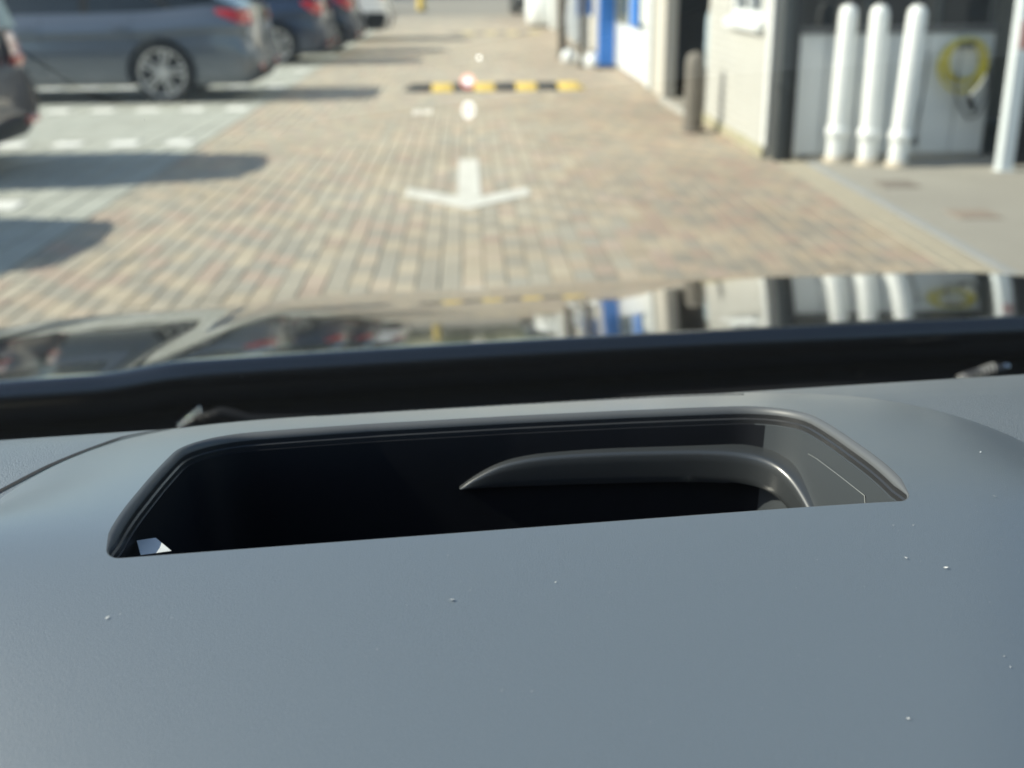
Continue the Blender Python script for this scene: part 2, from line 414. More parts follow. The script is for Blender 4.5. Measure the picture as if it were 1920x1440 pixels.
f = MB(); lbox(f, wx-0.004, wx+0.11, wy0, wy0+0.07, wz0, wz1, 0.004); lbox(f, wx-0.004, wx+0.11, wy1-0.07, wy1, wz0, wz1, 0.004); lbox(f, wx-0.002, wx+0.11, wy0+0.071, wy1-0.071, wz1-0.07, wz1, 0.004); lbox(f, wx-0.002, wx+0.11, wy0+0.071, wy1-0.071, wz0, wz0+0.07, 0.004); lbox(f, wx+0.002, wx+0.11, 9.80, 9.86, wz0+0.071, wz1-0.071)
f.build('frame', M_white_metal, w)
lbox(MB(), wx-0.07, wx+0.05, wy0-0.06, wy1+0.06, wz0-0.075, wz0-0.004, 0.006).build('sill', M_white_panel, w)
lbox(MB(), wx-0.025, wx-0.006, 9.0, y1, 0.0, 0.09, 0.004).build('plinth', mat('mossy_plinth', (0.30, 0.29, 0.17), 0.9, noise=(9, (0.42, 0.38, 0.29), 0.2)), bld)
def added_storey(parent, ox, oy, x0, x1, a, c, z0, z1, n, facing):  # unseen floors, added so dash and bonnet have something to reflect
    """added unseen upper floor with windows along the lane side (facing x) or the front (facing y)"""
    MB().box(x0-ox, x1-ox, a-oy, c-oy, z0, z1, 0.01).build('unseen_upper_wall', M_wall_white, parent)
    for k in range(n):
        if facing == 'x':
            w_ = (c-a)/n; m_ = a+w_*(k+0.5)
            wd = MB().box(x0-0.03-ox, x0-0.004-ox, m_-0.5-oy, m_+0.5-oy, z0+0.9, z0+2.2, 0.01).build('unseen_upper_window', M_white_metal, parent)
            MB().box(x0-0.036-ox, x0-0.031-ox, m_-0.42-oy, m_+0.42-oy, z0+0.98, z0+2.12).build('pane', M_win, wd)
        else:
            w_ = (x1-x0)/n; m_ = x0+w_*(k+0.5)
            wd = MB().box(m_-0.5-ox, m_+0.5-ox, a-0.03-oy, a-0.004-oy, z0+0.9, z0+2.2, 0.01).build('unseen_upper_window', M_white_metal, parent)
            MB().box(m_-0.42-ox, m_+0.42-ox, a-0.036-oy, a-0.031-oy, z0+0.98, z0+2.12).build('pane', M_win, wd)
lbox(MB(), wx-0.03, 6.5, y0-0.03, y1, 3.302, 3.42, 0.01).build('string_course', M_white_panel, bld)
added_storey(bld, wx, 10.2, wx, 6.5, y0, y1, 3.425, 6.2, 2, 'x')
lbox(MB(), wx-0.12, 6.5, y0-0.12, y1, 6.205, 6.4, 0.01).build('roof', M_roofing, bld)
lbox(MB(), wx-0.006, wx+0.012, y0-0.006, y0+0.09, 0.092, 3.3, 0.003).build('corner_strip', M_white_metal, bld)

# --- garage front facing the camera, with dark glass above a white panelled base
gx0, gx1, gy = 2.50, 4.06, 8.99
gar = empty('garage_front', (3.2, gy, 0)); tag(gar, 'garage front with white panelled base and dark glazing behind the bollards', 'building')
def gb(x0, x1, y0, y1, z0, z1, bev=0): return MB().box(x0-3.2, x1-3.2, y0-gy, y1-gy, z0, z1, bev)
gb(gx0, gx1, gy+0.02, gy+0.16, 0.004, 0.94).build('base_wall', mat('base_wall_grey', (0.5, 0.51, 0.5), 0.5), gar)
for k in range(6):
    x = gx0 + 0.005 + k*0.259
    gb(x, x+0.247, gy, gy+0.019, 0.03, 0.935, 0.004).build('panel', M_white_panel, gar)
gb(gx0, gx1, gy-0.03, gy+0.16, 0.945, 0.985, 0.006).build('sill', mat('sill_dark', (0.10, 0.105, 0.11), 0.4), gar)
g2 = gb(gx0, gx1, gy+0.06, gy+0.075, 0.986, 2.5).build('glazing', M_win, gar)
for x in (gx0+0.02, 3.05, 3.6, gx1-0.03):
    gb(x-0.02, x+0.02, gy+0.03, gy+0.055, 0.99, 2.5).build('mullion', M_darkgrey, g2)
gb(gx0, 9.5, gy-0.05, gy+0.2, 2.5, 3.3, 0.01).build('fascia', M_white_panel, gar)
gb(gx0-0.02, 9.6, gy-0.06, gy+0.22, 3.302, 3.42, 0.01).build('string_course', M_white_panel, gar)
for zz in (3.425, 6.305): added_storey(gar, 3.2, gy, gx0, 9.5, gy, gy+4.0, zz, zz+2.875, 4, 'y')
gb(gx0-0.1, 9.6, gy-0.12, gy+4.0, 9.185, 9.4, 0.01).build('roof', M_roofing, gar)
# white door post standing forward, black roller door beyond
dp = empty('door_post', (3.90, 8.25, 0)); tag(dp, 'tall pale blue grey door post in front of the black garage door', 'post')
MB().box(-0.05, 0.05, -0.05, 0.05, 0.012, 3.28, 0.008).build('post', mat('pale_blue_grey_paint', (0.66, 0.71, 0.73), 0.35), dp)
MB().box(-0.065, 0.065, -0.065, 0.065, 0.004, 0.014, 0.003).build('base_plate', M_white_metal, dp)
MB().box(-0.035, 0.035, -0.065, -0.051, 0.86, 1.05, 0.006).build('control_box', mat('control_red', (0.42, 0.22, 0.20), 0.5), dp)
dr = empty('roller_door', (6.0, 8.5, 0)); tag(dr, 'black ribbed roller door right of the pale door post', 'garage door')
for k in range(26):
    MB().box(-1.93, 2.0, -0.02, 0.02, 0.006+k*0.125, 0.006+k*0.125+0.118, 0.008).build('slat', M_dark, dr)

# dark column / downpipe between brick wall and garage front
dpx = empty('downpipe', (2.40, 8.86, 0)); tag(dpx, 'dark grey box downpipe at the corner of the white wall', 'downpipe')
MB().box(-0.045, 0.04, -0.05, 0.05, 0.0, 3.3, 0.008).build('pipe', M_darkgrey, dpx)
MB().box(0.052, 0.10, -0.03, 0.05, 0.0, 3.3, 0.006).build('channel', mat('channel_dark', (0.02, 0.022, 0.024), 0.5), dpx)
for z in (0.55, 1.75): MB().box(-0.055, 0.048, -0.058, 0.056, z, z+0.035, 0.004).build('bracket', M_darkgrey, dpx)

# --- three white bollards
def white_bollard(x, y, lx, ly, label):
    t = empty('bollard', (x, y, 0.004)); tag(t, label, 'bollard', 'white steel bollards in front of the garage')
    t.rotation_euler = (ly, lx, 0)
    r = 0.069
    MB().lathe([(r, 0.0), (r, 1.07), (r*0.96, 1.10), (r*0.8, 1.13), (r*0.5, 1.148), (0.0, 1.155)], n=28).build('tube', M_white_metal, t, smooth=True, angle=50)
    MB().lathe([(r+0.002, 0.185), (r+0.015, 0.195), (r+0.019, 0.225), (r+0.014, 0.26), (r+0.002, 0.27)], n=28).build('collar', M_white_metal, t, smooth=True, angle=60)
    MB().lathe([(r+0.02, 0.0), (r+0.02, 0.02), (r+0.001, 0.045)], n=28).build('base', mat('bollard_base', (0.55, 0.48, 0.38), 0.6), t, smooth=True, angle=40)
white_bollard(2.815, 8.78, 0.012, 0.0, 'white steel bollard nearest the dark downpipe, leftmost of three')
white_bollard(3.02, 8.64, -0.006, 0.0, 'white steel bollard standing in the middle of the three')
white_bollard(3.20, 8.50, 0.035, 0.0, 'white steel bollard nearest the yellow hose, leaning slightly')

# --- yellow air hose on a reel hook
hr = empty('hose_coil', (3.80, 8.955, 0.80)); tag(hr, 'coiled yellow air hose hanging on the white garage wall', 'hose')
for k in range(6):
    rr = 0.135 + 0.009*k + random.uniform(-0.012, 0.012); pts = []
    ox, oz = random.uniform(-0.025, 0.02), 0.145 - rr*1.05 + random.uniform(-0.02, 0.012)
    for q in range(41):
        a = 2*math.pi*q/40 + k
        pts.append((ox + rr*math.cos(a), -0.02 - 0.011*(k % 5) + 0.006*math.sin(3*a+k), oz - 0.05 + rr*1.05*math.sin(a)))
    MB().tube(pts, 0.0085, 6, caps=False).build('hose_loop', M_hose, hr, smooth=True)
MB().box(-0.05, 0.05, -0.10, 0.085, 0.03, 0.07, 0.01).build('hook', M_darkgrey, hr)
hg = empty('air_line', (3.86, 8.86, 0.55)); tag(hg, 'grey air line with nozzle dangling under the yellow hose', 'hose')
pts = [(-0.12, 0.02, 0.10), (-0.13, 0.0, -0.02), (-0.09, -0.02, -0.15), (-0.02, -0.03, -0.24), (0.05, -0.03, -0.22), (0.10, -0.01, -0.12), (0.13, 0.02, 0.04), (0.12, 0.03, 0.16)]
MB().tube(pts, 0.010, 8).build('line', M_hose_grey, hg, smooth=True)
MB().tube([(-0.045, -0.03, -0.07), (-0.01, -0.04, -0.13), (0.015, -0.04, -0.19)], [0.02, 0.026, 0.014], 10).build('nozzle', M_plastic, hg, smooth=True)
MB().tube([(0.10, 0.0, 0.09), (0.05, -0.01, 0.0), (-0.03, -0.03, -0.08)], 0.007, 6).build('lead', M_white_metal, hg, smooth=True)
wc = empty('wall_cable', (3.50, 8.95, 0.3)); tag(wc, 'thin dark cable running down the white garage panels', 'cable')
MB().tube([(0.03, 0, 0.5), (0.02, -0.012, 0.25), (-0.01, -0.016, 0.0), (-0.02, -0.02, -0.15)], 0.006, 6).build('cable', M_hose_grey, wc, smooth=True)
MB().box(-0.04, 0.0, -0.035, -0.006, -0.20, -0.14, 0.004).build('plug', M_hose_grey, wc)

# --- grey bollard at the corner
gbo = empty('grey_bollard', (2.06, 10.62, 0)); tag(gbo, 'short weathered dark grey bollard against the white brick wall', 'bollard')
MB().lathe([(0.092, 0.0), (0.088, 0.60), (0.082, 0.66), (0.06, 0.70), (0.0, 0.72)], n=24).build('shaft', M_bollard_grey, gbo, smooth=True, angle=50)
MB().lathe([(0.105, 0.0), (0.105, 0.03), (0.09, 0.045)], n=24).build('foot', M_bollard_grey, gbo, smooth=True, angle=40)

# --- threshold strip and pavement by the doorway
pv = MB().box(ROAD_R+0.002, 3.2, 11.45, 60, -0.04, 0.002).build('side_pavement', M_concrete); struct(pv, 'narrow concrete strip along the workshop fronts')
for k in range(4):
    o = MB().box(2.20, 2.30, 11.5+0.52*k, 11.99+0.52*k, -0.02, 0.012, 0.004).build('threshold_stone', mat('pale_stone', (0.55, 0.53, 0.47), 0.8), pv)

# --- workshop unit: doorway, beige post, blue trimmed window
un = empty('workshop_unit', (wx, 15, 0)); tag(un, 'workshop unit with dark doorway, white base panel and blue window trim', 'building')
def ub(x0, x1, y0, y1, z0, z1, bev=0): return MB().box(x0-wx, x1-wx, y0-15, y1-15, z0, z1, bev)
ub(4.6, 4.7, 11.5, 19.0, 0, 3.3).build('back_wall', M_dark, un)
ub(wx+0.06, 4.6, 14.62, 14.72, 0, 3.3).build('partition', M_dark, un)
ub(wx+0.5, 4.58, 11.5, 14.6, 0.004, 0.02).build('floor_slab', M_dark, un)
ub(wx-0.05, wx+0.10, 13.62, 14.45, 0, 3.3, 0.01).build('post', M_beige, un)
ub(wx-0.02, wx+0.10, 14.47, 14.80, 0, 3.3, 0.006).build('door_jamb', M_teal, un)
ub(wx-0.03, wx+0.10, 14.82, 15.25, 0, 3.3, 0.006).build('white_jamb', M_white_metal, un)
ub(wx-0.02, wx+0.10, 15.27, 18.70, 0.02, 0.66, 0.01).build('base_panel', M_white_panel, un)
uw = ub(wx+0.03, wx+0.05, 15.27, 18.70, 0.68, 2.4).build('window', mat('green_reflection_glass', (0.05, 0.07, 0.04), 0.1), un)  # greenish reflection put into the glass colour
for (a, c) in ((15.27, 15.36), (16.9, 17.0), (18.6, 18.7)): ub(wx-0.01, wx+0.029, a, c, 0.68, 2.4, 0.004).build('frame', M_white_metal, uw)
ub(wx-0.005, wx+0.028, 16.2, 16.88, 0.68, 2.4, 0.004).build('blue_panel', M_blue, un)
ub(wx+0.01, wx+0.028, 15.40, 16.0, 0.74, 1.15, 0.004).build('poster', mat('pale_poster', (0.6, 0.62, 0.58), 0.6), un)
ub(wx-0.06, 6.5, 11.44, 19.0, 2.42, 3.3, 0.01).build('fascia', M_white_panel, un)
added_storey(un, wx, 15, wx, 6.5, 11.44, 19.0, 3.305, 6.2, 4, 'x')
ub(wx-0.1, 6.5, 11.44, 19.0, 6.205, 6.4, 0.01).build('roof', M_roofing, un)

# pale blue drum standing in the doorway
dru = empty('drum', (2.80, 12.6, 0.02)); tag(dru, 'pale blue plastic drum standing in the dark doorway', 'drum')
MB().lathe([(0, 0.35), (0.20, 0.352), (0.24, 0.38), (0.255, 0.6), (0.262, 0.62), (0.255, 0.64), (0.255, 0.9), (0.22, 1.02), (0, 1.05)], n=24).build('body', M_paleblue, dru, smooth=True, angle=45)
MB().lathe([(0.05, 1.04), (0.05, 1.09), (0, 1.092)], n=14).build('cap', M_plastic, dru, smooth=True, angle=45)
MB().box(-0.28, 0.28, -0.28, 0.28, 0.0, 0.34, 0.01).build('crate', M_darkgrey, dru)

# --- freestanding post and signs before the next units
bp = empty('blue_post', (2.13, 18.15, 0)); tag(bp, 'bright blue square post at the edge of the lane', 'post')
MB().box(-0.12, 0.12, -0.10, 0.10, 0.0, 3.3, 0.01).build('post', M_blue, bp)
MB().box(-0.15, 0.15, -0.13, 0.13, 0.0, 0.05, 0.006).build('base_plate', M_darkgrey, bp)
bb = empty('blue_banner', (1.98, 19.9, 0)); tag(bb, 'narrow blue hanging banner just left of the blue post', 'banner')
MB().tube([(0, 0, 0.05), (0, 0, 2.4)], 0.02, 10).build('pole', M_white_metal, bb, smooth=True)
MB().box(-0.13, 0.13, 0.022, 0.03, 0.72, 2.3, 0.002).build('cloth', M_blue, bb)
MB().lathe([(0.16, 0), (0.16, 0.06), (0.10, 0.10), (0.02, 0.11)], n=20).build('foot', M_white_metal, bb, smooth=True, angle=40)
def foot_weight(x, y, r, label):
    t = empty('round_weight', (x, y, 0)); tag(t, label, 'weight', 'round white weights by the posts')
    MB().lathe([(r*0.7, 0), (r*0.98, 0.05), (r, 0.10), (r*0.9, 0.16), (r*0.55, 0.21), (0.02, 0.23)], n=20).build('body', M_white_metal, t, smooth=True)
    MB().lathe([(0.03, 0.22), (0.03, 0.28), (0, 0.285)], n=12).build('knob', M_darkgrey, t, smooth=True, angle=40)
foot_weight(1.93, 18.2, 0.13, 'round white weight on the ground beside the blue post')
foot_weight(1.66, 19.3, 0.13, 'round white weight on the ground beside the brown post')
br_ = empty('brown_post', (1.79, 18.4, 0)); tag(br_, 'slim brown wooden post between the two round white weights', 'post')
MB().box(-0.045, 0.045, -0.045, 0.045, 0.0, 2.6, 0.006).build('post', M_brown, br_)
MB().box(-0.06, 0.06, -0.06, 0.06, 0.0, 0.05, 0.004).build('foot', M_darkgrey, br_)
b2 = empty('brown_post', (1.66, 20.6, 0)); tag(b2, 'dark brown wooden post left of the oval white sign', 'post')
MB().box(-0.07, 0.07, -0.06, 0.06, 0.0, 2.7, 0.006).build('post', M_brown, b2)
MB().box(-0.09, 0.09, -0.08, 0.08, 0.0, 0.05, 0.004).build('foot', M_darkgrey, b2)
sg = empty('pavement_sign', (1.86, 20.3, 0)); tag(sg, 'white oval pavement sign between the two brown posts', 'sign')
MB().lathe([(0.0, -0.02), (0.9, -0.02), (1.0, -0.012), (1.0, 0.012), (0.9, 0.02), (0.0, 0.02)], axis='y', n=32).build('board', M_white_panel, sg, smooth=True, angle=40)
sgb = sg.children[0]; sgb.scale = (0.17, 1, 0.40); sgb.location = (0, 0, 0.66)
MB().tube([(0, 0, 0.02), (0, 0, 0.30)], 0.02, 10).build('stem', M_darkgrey, sg, smooth=True)
MB().lathe([(0.15, 0), (0.15, 0.03), (0.03, 0.05)], n=20).build('foot', M_darkgrey, sg, smooth=True, angle=40)

# --- further units receding along the right
def far_unit(y0, y1, cols, label):
    t = empty('workshop_unit', (wx, y0, 0)); tag(t, label, 'building', 'workshop units along the lane')
    q = lambda x0, x1, a, c, z0, z1, bev=0: MB().box(x0-wx, x1-wx, a-y0, c-y0, z0, z1, bev)
    n = len(cols); w = (y1-y0-0.06)/n
    for i, (kind, mt_) in enumerate(cols):
        a, c = y0+0.03+i*w, y0+0.03+(i+1)*w-0.03
        if kind == 'post': q(wx-0.10, wx+0.1, a, c, 0, 3.3, 0.01).build('post', mt_, t)
        elif kind == 'panel':
            q(wx, wx+0.1, a, c, 0, 0.8, 0.01).build('base_panel', mt_, t); q(wx+0.03, wx+0.05, a, c, 0.82, 2.4).build('window', M_win, t)
        else:
            for k in range(8): q(wx+0.05, wx+0.10, a, c, 0.01+k*0.30, 0.30+k*0.30, 0.008).build('door_board', mt_, t)
    q(wx-0.06, 6.5, y0, y1, 2.42, 3.3, 0.01).build('fascia', M_white_panel, t)
    q(wx+0.2, 6.5, y1-0.2, y1-0.05, 0, 2.41).build('side_wall', M_wall_white, t)
    added_storey(t, wx, y0, wx, 6.5, y0, y1, 3.305, 6.2, 4, 'x')
    q(wx-0.1, 6.5, y0, y1, 6.205, 6.4, 0.01).build('roof', M_roofing, t)
greyp = mat('grey_post', (0.33, 0.32, 0.29), 0.6)
far_unit(19.05, 26.0, [('panel', M_white_panel), ('post', M_beige), ('panel', M_white_panel), ('post', greyp), ('door', M_white_panel), ('post', M_beige)], 'workshop unit just past the blue post with white base panels')
far_unit(26.05, 36.0, [('panel', M_white_panel), ('post', greyp), ('door', M_beige), ('post', M_white_metal), ('panel', M_white_panel), ('post', greyp)], 'farthest workshop unit with grey posts and pale door')
wt = empty('water_tank', (1.98, 32.4, 0)); tag(wt, 'rounded white tank standing by the farthest workshop', 'tank')
MB().lathe([(0.0, 0.05), (0.28, 0.06), (0.36, 0.14), (0.38, 0.5), (0.36, 0.9), (0.26, 1.05), (0, 1.1)], n=24).build('body', M_white_panel, wt, smooth=True)
MB().box(-0.25, 0.25, -0.25, 0.25, 0.0, 0.055, 0.005).build('pallet', M_brown, wt)
MB().lathe([(0.08, 1.08), (0.08, 1.13), (0, 1.135)], n=14).build('cap', M_plastic, wt, smooth=True, angle=40)

# ------------------------------------------------------------------ parked cars
def car_surface(p):
    Lc, W = p['L'], p['W']/2
    def hw(s):
        return W*interp(s, [(0, 0.80), (0.04, 0.89), (0.12, 0.95), (0.35, 0.99), (0.9, 1.0), (Lc-1.0, 1.0), (Lc-0.45, 0.965), (Lc-0.15, 0.86), (Lc, 0.66)])
    def belt(s):
        return interp(s, [(0, p['deck']), (0.5, p['deck']+0.02), (1.3, p['belt']), (Lc-1.55, p['belt']-0.03), (Lc-1.2, p['bonnet']), (Lc-0.35, p['bonnet']-0.10), (Lc, p['bonnet']-0.26)])
    zs = p['sill']
    def roff(z):
        return interp(z, [(0.15, -0.16), (0.28, -0.06), (0.42, 0.0), (0.58, -0.012), (0.66, -0.075), (0.85, -0.085), (1.0, -0.11), (1.2, -0.16)])
    def foff(z):
        return interp(z, [(0.15, -0.12), (0.35, 0.0), (0.55, -0.01), (0.75, -0.06), (1.0, -0.15)])
    def yf(z, zb):
        t = (z-zs)/(zb-zs)
        return interp(t, [(0, 0.93), (0.08, 0.972), (0.3, 0.995), (0.5, 1.0), (0.66, 0.985), (0.74, 0.995), (0.88, 0.955), (1.0, 0.90)])
    def pt(s, t, side=1, off=0.0):
        zb = belt(s); z = zs + (zb-zs)*t
        x = -s + roff(z)*(1-smooth01(s/0.7)) - foff(z)*(1-smooth01((Lc-s)/0.7))
        y = hw(s)*yf(z, zb) + off
        return Vector((x, side*y, z))
    return hw, belt, pt, roff

WHEEL_CACHE = {}
def wheel_meshes(r, w):
    key = (r, w)
    if key in WHEEL_CACHE: return WHEEL_CACHE[key]
    ri = r*0.77
    ty = MB().lathe([(ri, -w*0.42), (ri+0.02, -w*0.5), (r-0.035, -w*0.5), (r-0.008, -w*0.40), (r, -w*0.2), (r, w*0.2), (r-0.008, w*0.40), (r-0.035, w*0.5), (ri+0.02, w*0.5), (ri, w*0.42)], axis='y', n=40).mesh('tyre', smooth=True, angle=35); ty.materials.append(M_tyre)
    rm = MB().lathe([(ri-0.02, -w*0.30), (ri-0.012, -w*0.46), (ri+0.003, -w*0.47), (ri+0.003, -w*0.2)], axis='y', n=40)
    rm.lathe([(0.0, -w*0.40), (0.045, -w*0.40), (0.065, -w*0.34), (0.07, -w*0.1)], axis='y', n=20)
    for k in range(5):
        a = 2*math.pi*k/5 + 0.35
        for s in (-1, 1):
            ca, sa = math.cos(a), math.sin(a); tx, tz = -sa, ca
            q = []
            for rr, hw_, o_ in ((0.04, 0.016, 0.016), (ri*0.6, 0.014, 0.030), (ri-0.005, 0.022, 0.052)):
                q.append([(ca*rr+tx*(s*o_+e*hw_), yy, sa*rr+tz*(s*o_+e*hw_)) for e, yy in ((-1, -w*0.22), (-0.8, -w*0.42), (0.8, -w*0.42), (1, -w*0.22))])
            rm.grid(q)
    rm = rm.mesh('rim', smooth=True, angle=30); rm.materials.append(M_alloy)
    bk = MB().lathe([(0.0, -w*0.10), (ri-0.005, -w*0.10), (ri-0.005, w*0.3)], axis='y', n=32).mesh('brake_disc'); bk.materials.append(M_brake)
    WHEEL_CACHE[key] = (ty, rm, bk); return WHEEL_CACHE[key]

def parked_car(name, rear_x, yc, p, paint, label, cat='car', rz=0.0, tail='red'):
    t = empty(name, (rear_x, yc, 0), rz); tag(t, label, cat, 'cars parked in the bays')
    hw, belt, pt, roff = car_surface(p); Lc = p['L']
    # body shell (closed, wheel arches cut out)
    S = [0, 0.02, 0.05, 0.10, 0.18, 0.30, 0.45] + [0.6+i*(Lc-1.2)/26 for i in range(27)] + [Lc-0.45, Lc-0.3, Lc-0.18, Lc-0.1, Lc-0.04, Lc]
    T = [0, 0.04, 0.10, 0.2, 0.3, 0.4, 0.5, 0.58, 0.64, 0.68, 0.72, 0.78, 0.86, 0.93, 0.97, 1.0]
    b = MB(); rows = []
    for s in S:
        ring = [pt(s, tt, 1) for tt in T] + [Vector((pt(s, 1, 1).x, pt(s, 1, 1).y*f_, belt(s)+0.03*(1-f_*f_))) for f_ in (0.7, 0.35, 0, -0.35, -0.7)] + [pt(s, tt, -1) for tt in T[::-1]]
        rows.append(ring)
    b.grid(rows)
    k = len(rows[0])
    nrow = len(rows)
    for i in range(nrow-1):   # bottom
        b.f.append((i*k, (i+1)*k, (i+1)*k+k-1, i*k+k-1))
    b.f.append(tuple(range(k))); b.f.append(tuple((nrow-1)*k+i for i in range(k)))
    me = b.mesh('body')
    body = link('body', me, paint, t)
    r, wd = p['r'], 0.22
    axles = (p['rear_axle'], p['front_axle'])
    cut = MB()
    for ax in axles:
        for sd in (-1, 1):
            yy = sd*(p['W']/2)
            c0, c1 = sorted((yy-sd*0.30, yy+sd*0.2))
            cut.lathe([(0, c0), (r+0.055, c0), (r+0.055, c1), (0, c1)], axis='y', org=(-ax, 0, r), n=40)
    bmc = bmesh.new(); cm = cut.mesh('cut'); bmc.from_mesh(cm); bmesh.ops.remove_doubles(bmc, verts=bmc.verts[:], dist=1e-5); bmesh.ops.recalc_face_normals(bmc, faces=bmc.faces[:]); bmc.to_mesh(cm); bmc.free()
    co = link('cutter', cm, None); co.location = t.location; co.rotation_euler = t.rotation_euler
    mod = body.modifiers.new('arch', 'BOOLEAN'); mod.operation = 'DIFFERENCE'; mod.object = co; mod.solver = 'EXACT'
    bpy.context.view_layer.update()
    dg = bpy.context.evaluated_depsgraph_get(); new = bpy.data.meshes.new_from_object(body.evaluated_get(dg))
    body.modifiers.clear(); body.data = new; new.name = 'body'
    if not new.materials: new.materials.append(paint)
    new.polygons.foreach_set('use_smooth', [True]*len(new.polygons)); new.set_sharp_from_angle(angle=R(34))
    bpy.data.objects.remove(co)
    # wheels
    ty, rm, bk = wheel_meshes(r, wd)
    for ax in axles:
        for sd in (-1, 1):
            wh = empty('wheel', (-ax, sd*(p['W']/2-0.115), r)); wh.parent = t
            if sd > 0: wh.rotation_euler.z = math.pi
            wh.rotation_euler.y = random.uniform(0, 1.2)
            for nm, mm in (('tyre', ty), ('rim', rm), ('brake_disc', bk)): link(nm, mm, None, wh)
            # arch lip
            b = MB(); rr0, rr1 = r+0.052, r+(0.10 if p.get('cladding') else 0.068)
            b.lathe([(rr0, -0.012), (rr1, -0.012), (rr1, 0.004)] if sd < 0 else [(rr0, 0.012), (rr1, 0.012), (rr1, -0.004)], axis='y', org=(-ax, sd*(p['W']/2*0.992), r), n=32, a0=-0.15, a1=math.pi+0.15)
            b.build('wheel_arch', M_plastic if p.get('cladding') else paint, t, smooth=True, angle=50)
    # greenhouse
    z0, zr = p['belt']-0.02, p['roof']; W = p['W']/2
    xr0, xr1, xf1, xf0 = -p['gh'][0], -p['gh'][1], -p['gh'][2], -p['gh'][3]
    def gq(x, f_, z): return (x, W*f_, z)
    zb0 = belt(p['gh'][0])+0.005; zbf = belt(p['gh'][3])+0.0
    base = [(xr0, 0.80, zb0), (xr0-(xr0-xr1)*0.5-0.25, 0.895, belt(-(xr0-(xr0-xr1)*0.5-0.25))-0.005), ((xr1+xf1)/2, 0.90, belt(-(xr1+xf1)/2)-0.005), (xf1-0.5, 0.885, belt(-(xf1-0.5))-0.005), (xf0, 0.78, zbf)]
    top = [(xr1, 0.66, zr-0.03), (xr1-0.35, 0.71, zr-0.005), ((xr1+xf1)/2, 0.73, zr), (xf1+0.25, 0.71, zr-0.02), (xf1, 0.66, zr-0.05)]
    for sd in (-1, 1):
        b = MB(); rows = []
        for f_ in (0, 0.3, 0.65, 1.0):
            bul = 0.03*math.sin(f_*math.pi)
            rows.append([(a[0]+(c[0]-a[0])*f_, sd*W*(a[1]+(c[1]-a[1])*f_+bul), a[2]+(c[2]-a[2])*f_) for a, c in zip(base, top)])
        b.grid(rows); b.build('side_window', M_carglass, t, smooth=True)
        for i in (1, 2):
            b = MB(); rows = []
            for e in (-0.05, 0.05):
                rows.append([(a[0]+(c[0]-a[0])*f_+e, sd*(W*(a[1]+(c[1]-a[1])*f_+0.03*math.sin(f_*math.pi))+0.004), a[2]+(c[2]-a[2])*f_) for a, c in ((base[i], top[i]),) for f_ in (0, 0.3, 0.65, 1.0)])
            b.grid(rows); b.build('pillar', M_plastic, t, smooth=True)
    for nm, i in (('rear_window', 0), ('windscreen', 4)):
        b = MB(); a, c = base[i], top[i]; dx = 0.06 if i == 0 else -0.12
        rows = []
        for f_ in (0, 0.5, 1.0):
            rows.append([(a[0]+(c[0]-a[0])*f_+dx*(1-q*q), q*W*(a[1]+(c[1]-a[1])*f_), a[2]+(c[2]-a[2])*f_+0.012*(1-q*q)) for q in (-1, -0.6, -0.2, 0.2, 0.6, 1)])
        b.grid(rows); b.build(nm, M_carglass, t, smooth=True)
    b = MB(); rows = []
    for i, c in enumerate(top):
        e = 0.06 if i == 0 else (-0.10 if i == 4 else 0)
        rows.append([(c[0]+e*(1-q*q), q*W*c[1]*1.02, c[2]+0.004+0.045*(1-q*q)) for q in (-1, -0.85, -0.5, 0, 0.5, 0.85, 1)])
    b.grid(rows); b.build('roof', paint, t, smooth=True)
    # lamps: wrap round the rear corners
    tz0, tz1, tl = p['tail']
    for sd in (-1, 1):
        b = MB(); zb = belt(0.1); zs = p['sill']
        ta, tb = (tz0-zs)/(zb-zs), (tz1-zs)/(zb-zs)
        path = [(None, 0.52), (None, 0.66)] + [(s, 0) for s in (0.0, 0.02, 0.05, 0.10, 0.18, 0.28, tl)]
        rows = []
        for s, f_ in path:
            row = []
            for q in (0, 0.15, 0.5, 0.85, 1):
                tt = ta+(tb-ta)*q
                if s is None:
                    pp = pt(0, tt, sd); pp = Vector((pp.x+0.012-0.004*abs(2*q-1), sd*p['W']/2*f_, pp.z))
                else:
                    shrink = 1 if s < 0.12 else max(0.25, 1-(s-0.12)/(tl-0.11)*0.75)
                    tt = tb-(tb-ta)*shrink*(1-q); bul = 0.010-0.006*abs(2*q-1)
                    pp = pt(s, tt, sd, bul); pp.x += bul*(1-min(1, s/0.12))
                row.append(pp)
            rows.append(row)
        b.grid(rows); b.build('tail_light', M_redpink if tail == 'pink' else M_red, t, smooth=True)
        if tail == 'pink':
            b = MB(); b.box(-0.10, -0.045, sd*p['W']/2*0.62-0.09, sd*p['W']/2*0.62+0.09, tz0-0.05, tz0+0.035, 0.01); b.build('tail_light_band', M_red, t)
        b = MB(); b.box(-0.03, 0.012, sd*p['W']/2*0.62-0.11, sd*p['W']/2*0.62+0.11, p['refl'], p['refl']+0.06, 0.008); b.build('reflector', M_red, t)
        b = MB(); xf = -p['L']
        b.box(xf+0.05, xf+0.32, sd*W*0.62-0.16, sd*W*0.62+0.16, p['bonnet']-0.26, p['bonnet']-0.13, 0.03); b.build('headlight', M_lamp, t)
        for s in p['handles']:
            q = pt(s, 0.80, sd, 0.006); MB().box(q.x-0.10, q.x+0.10, q.y-0.012, q.y+0.012, q.z-0.014, q.z+0.014, 0.006).build('door_handle', paint, t)
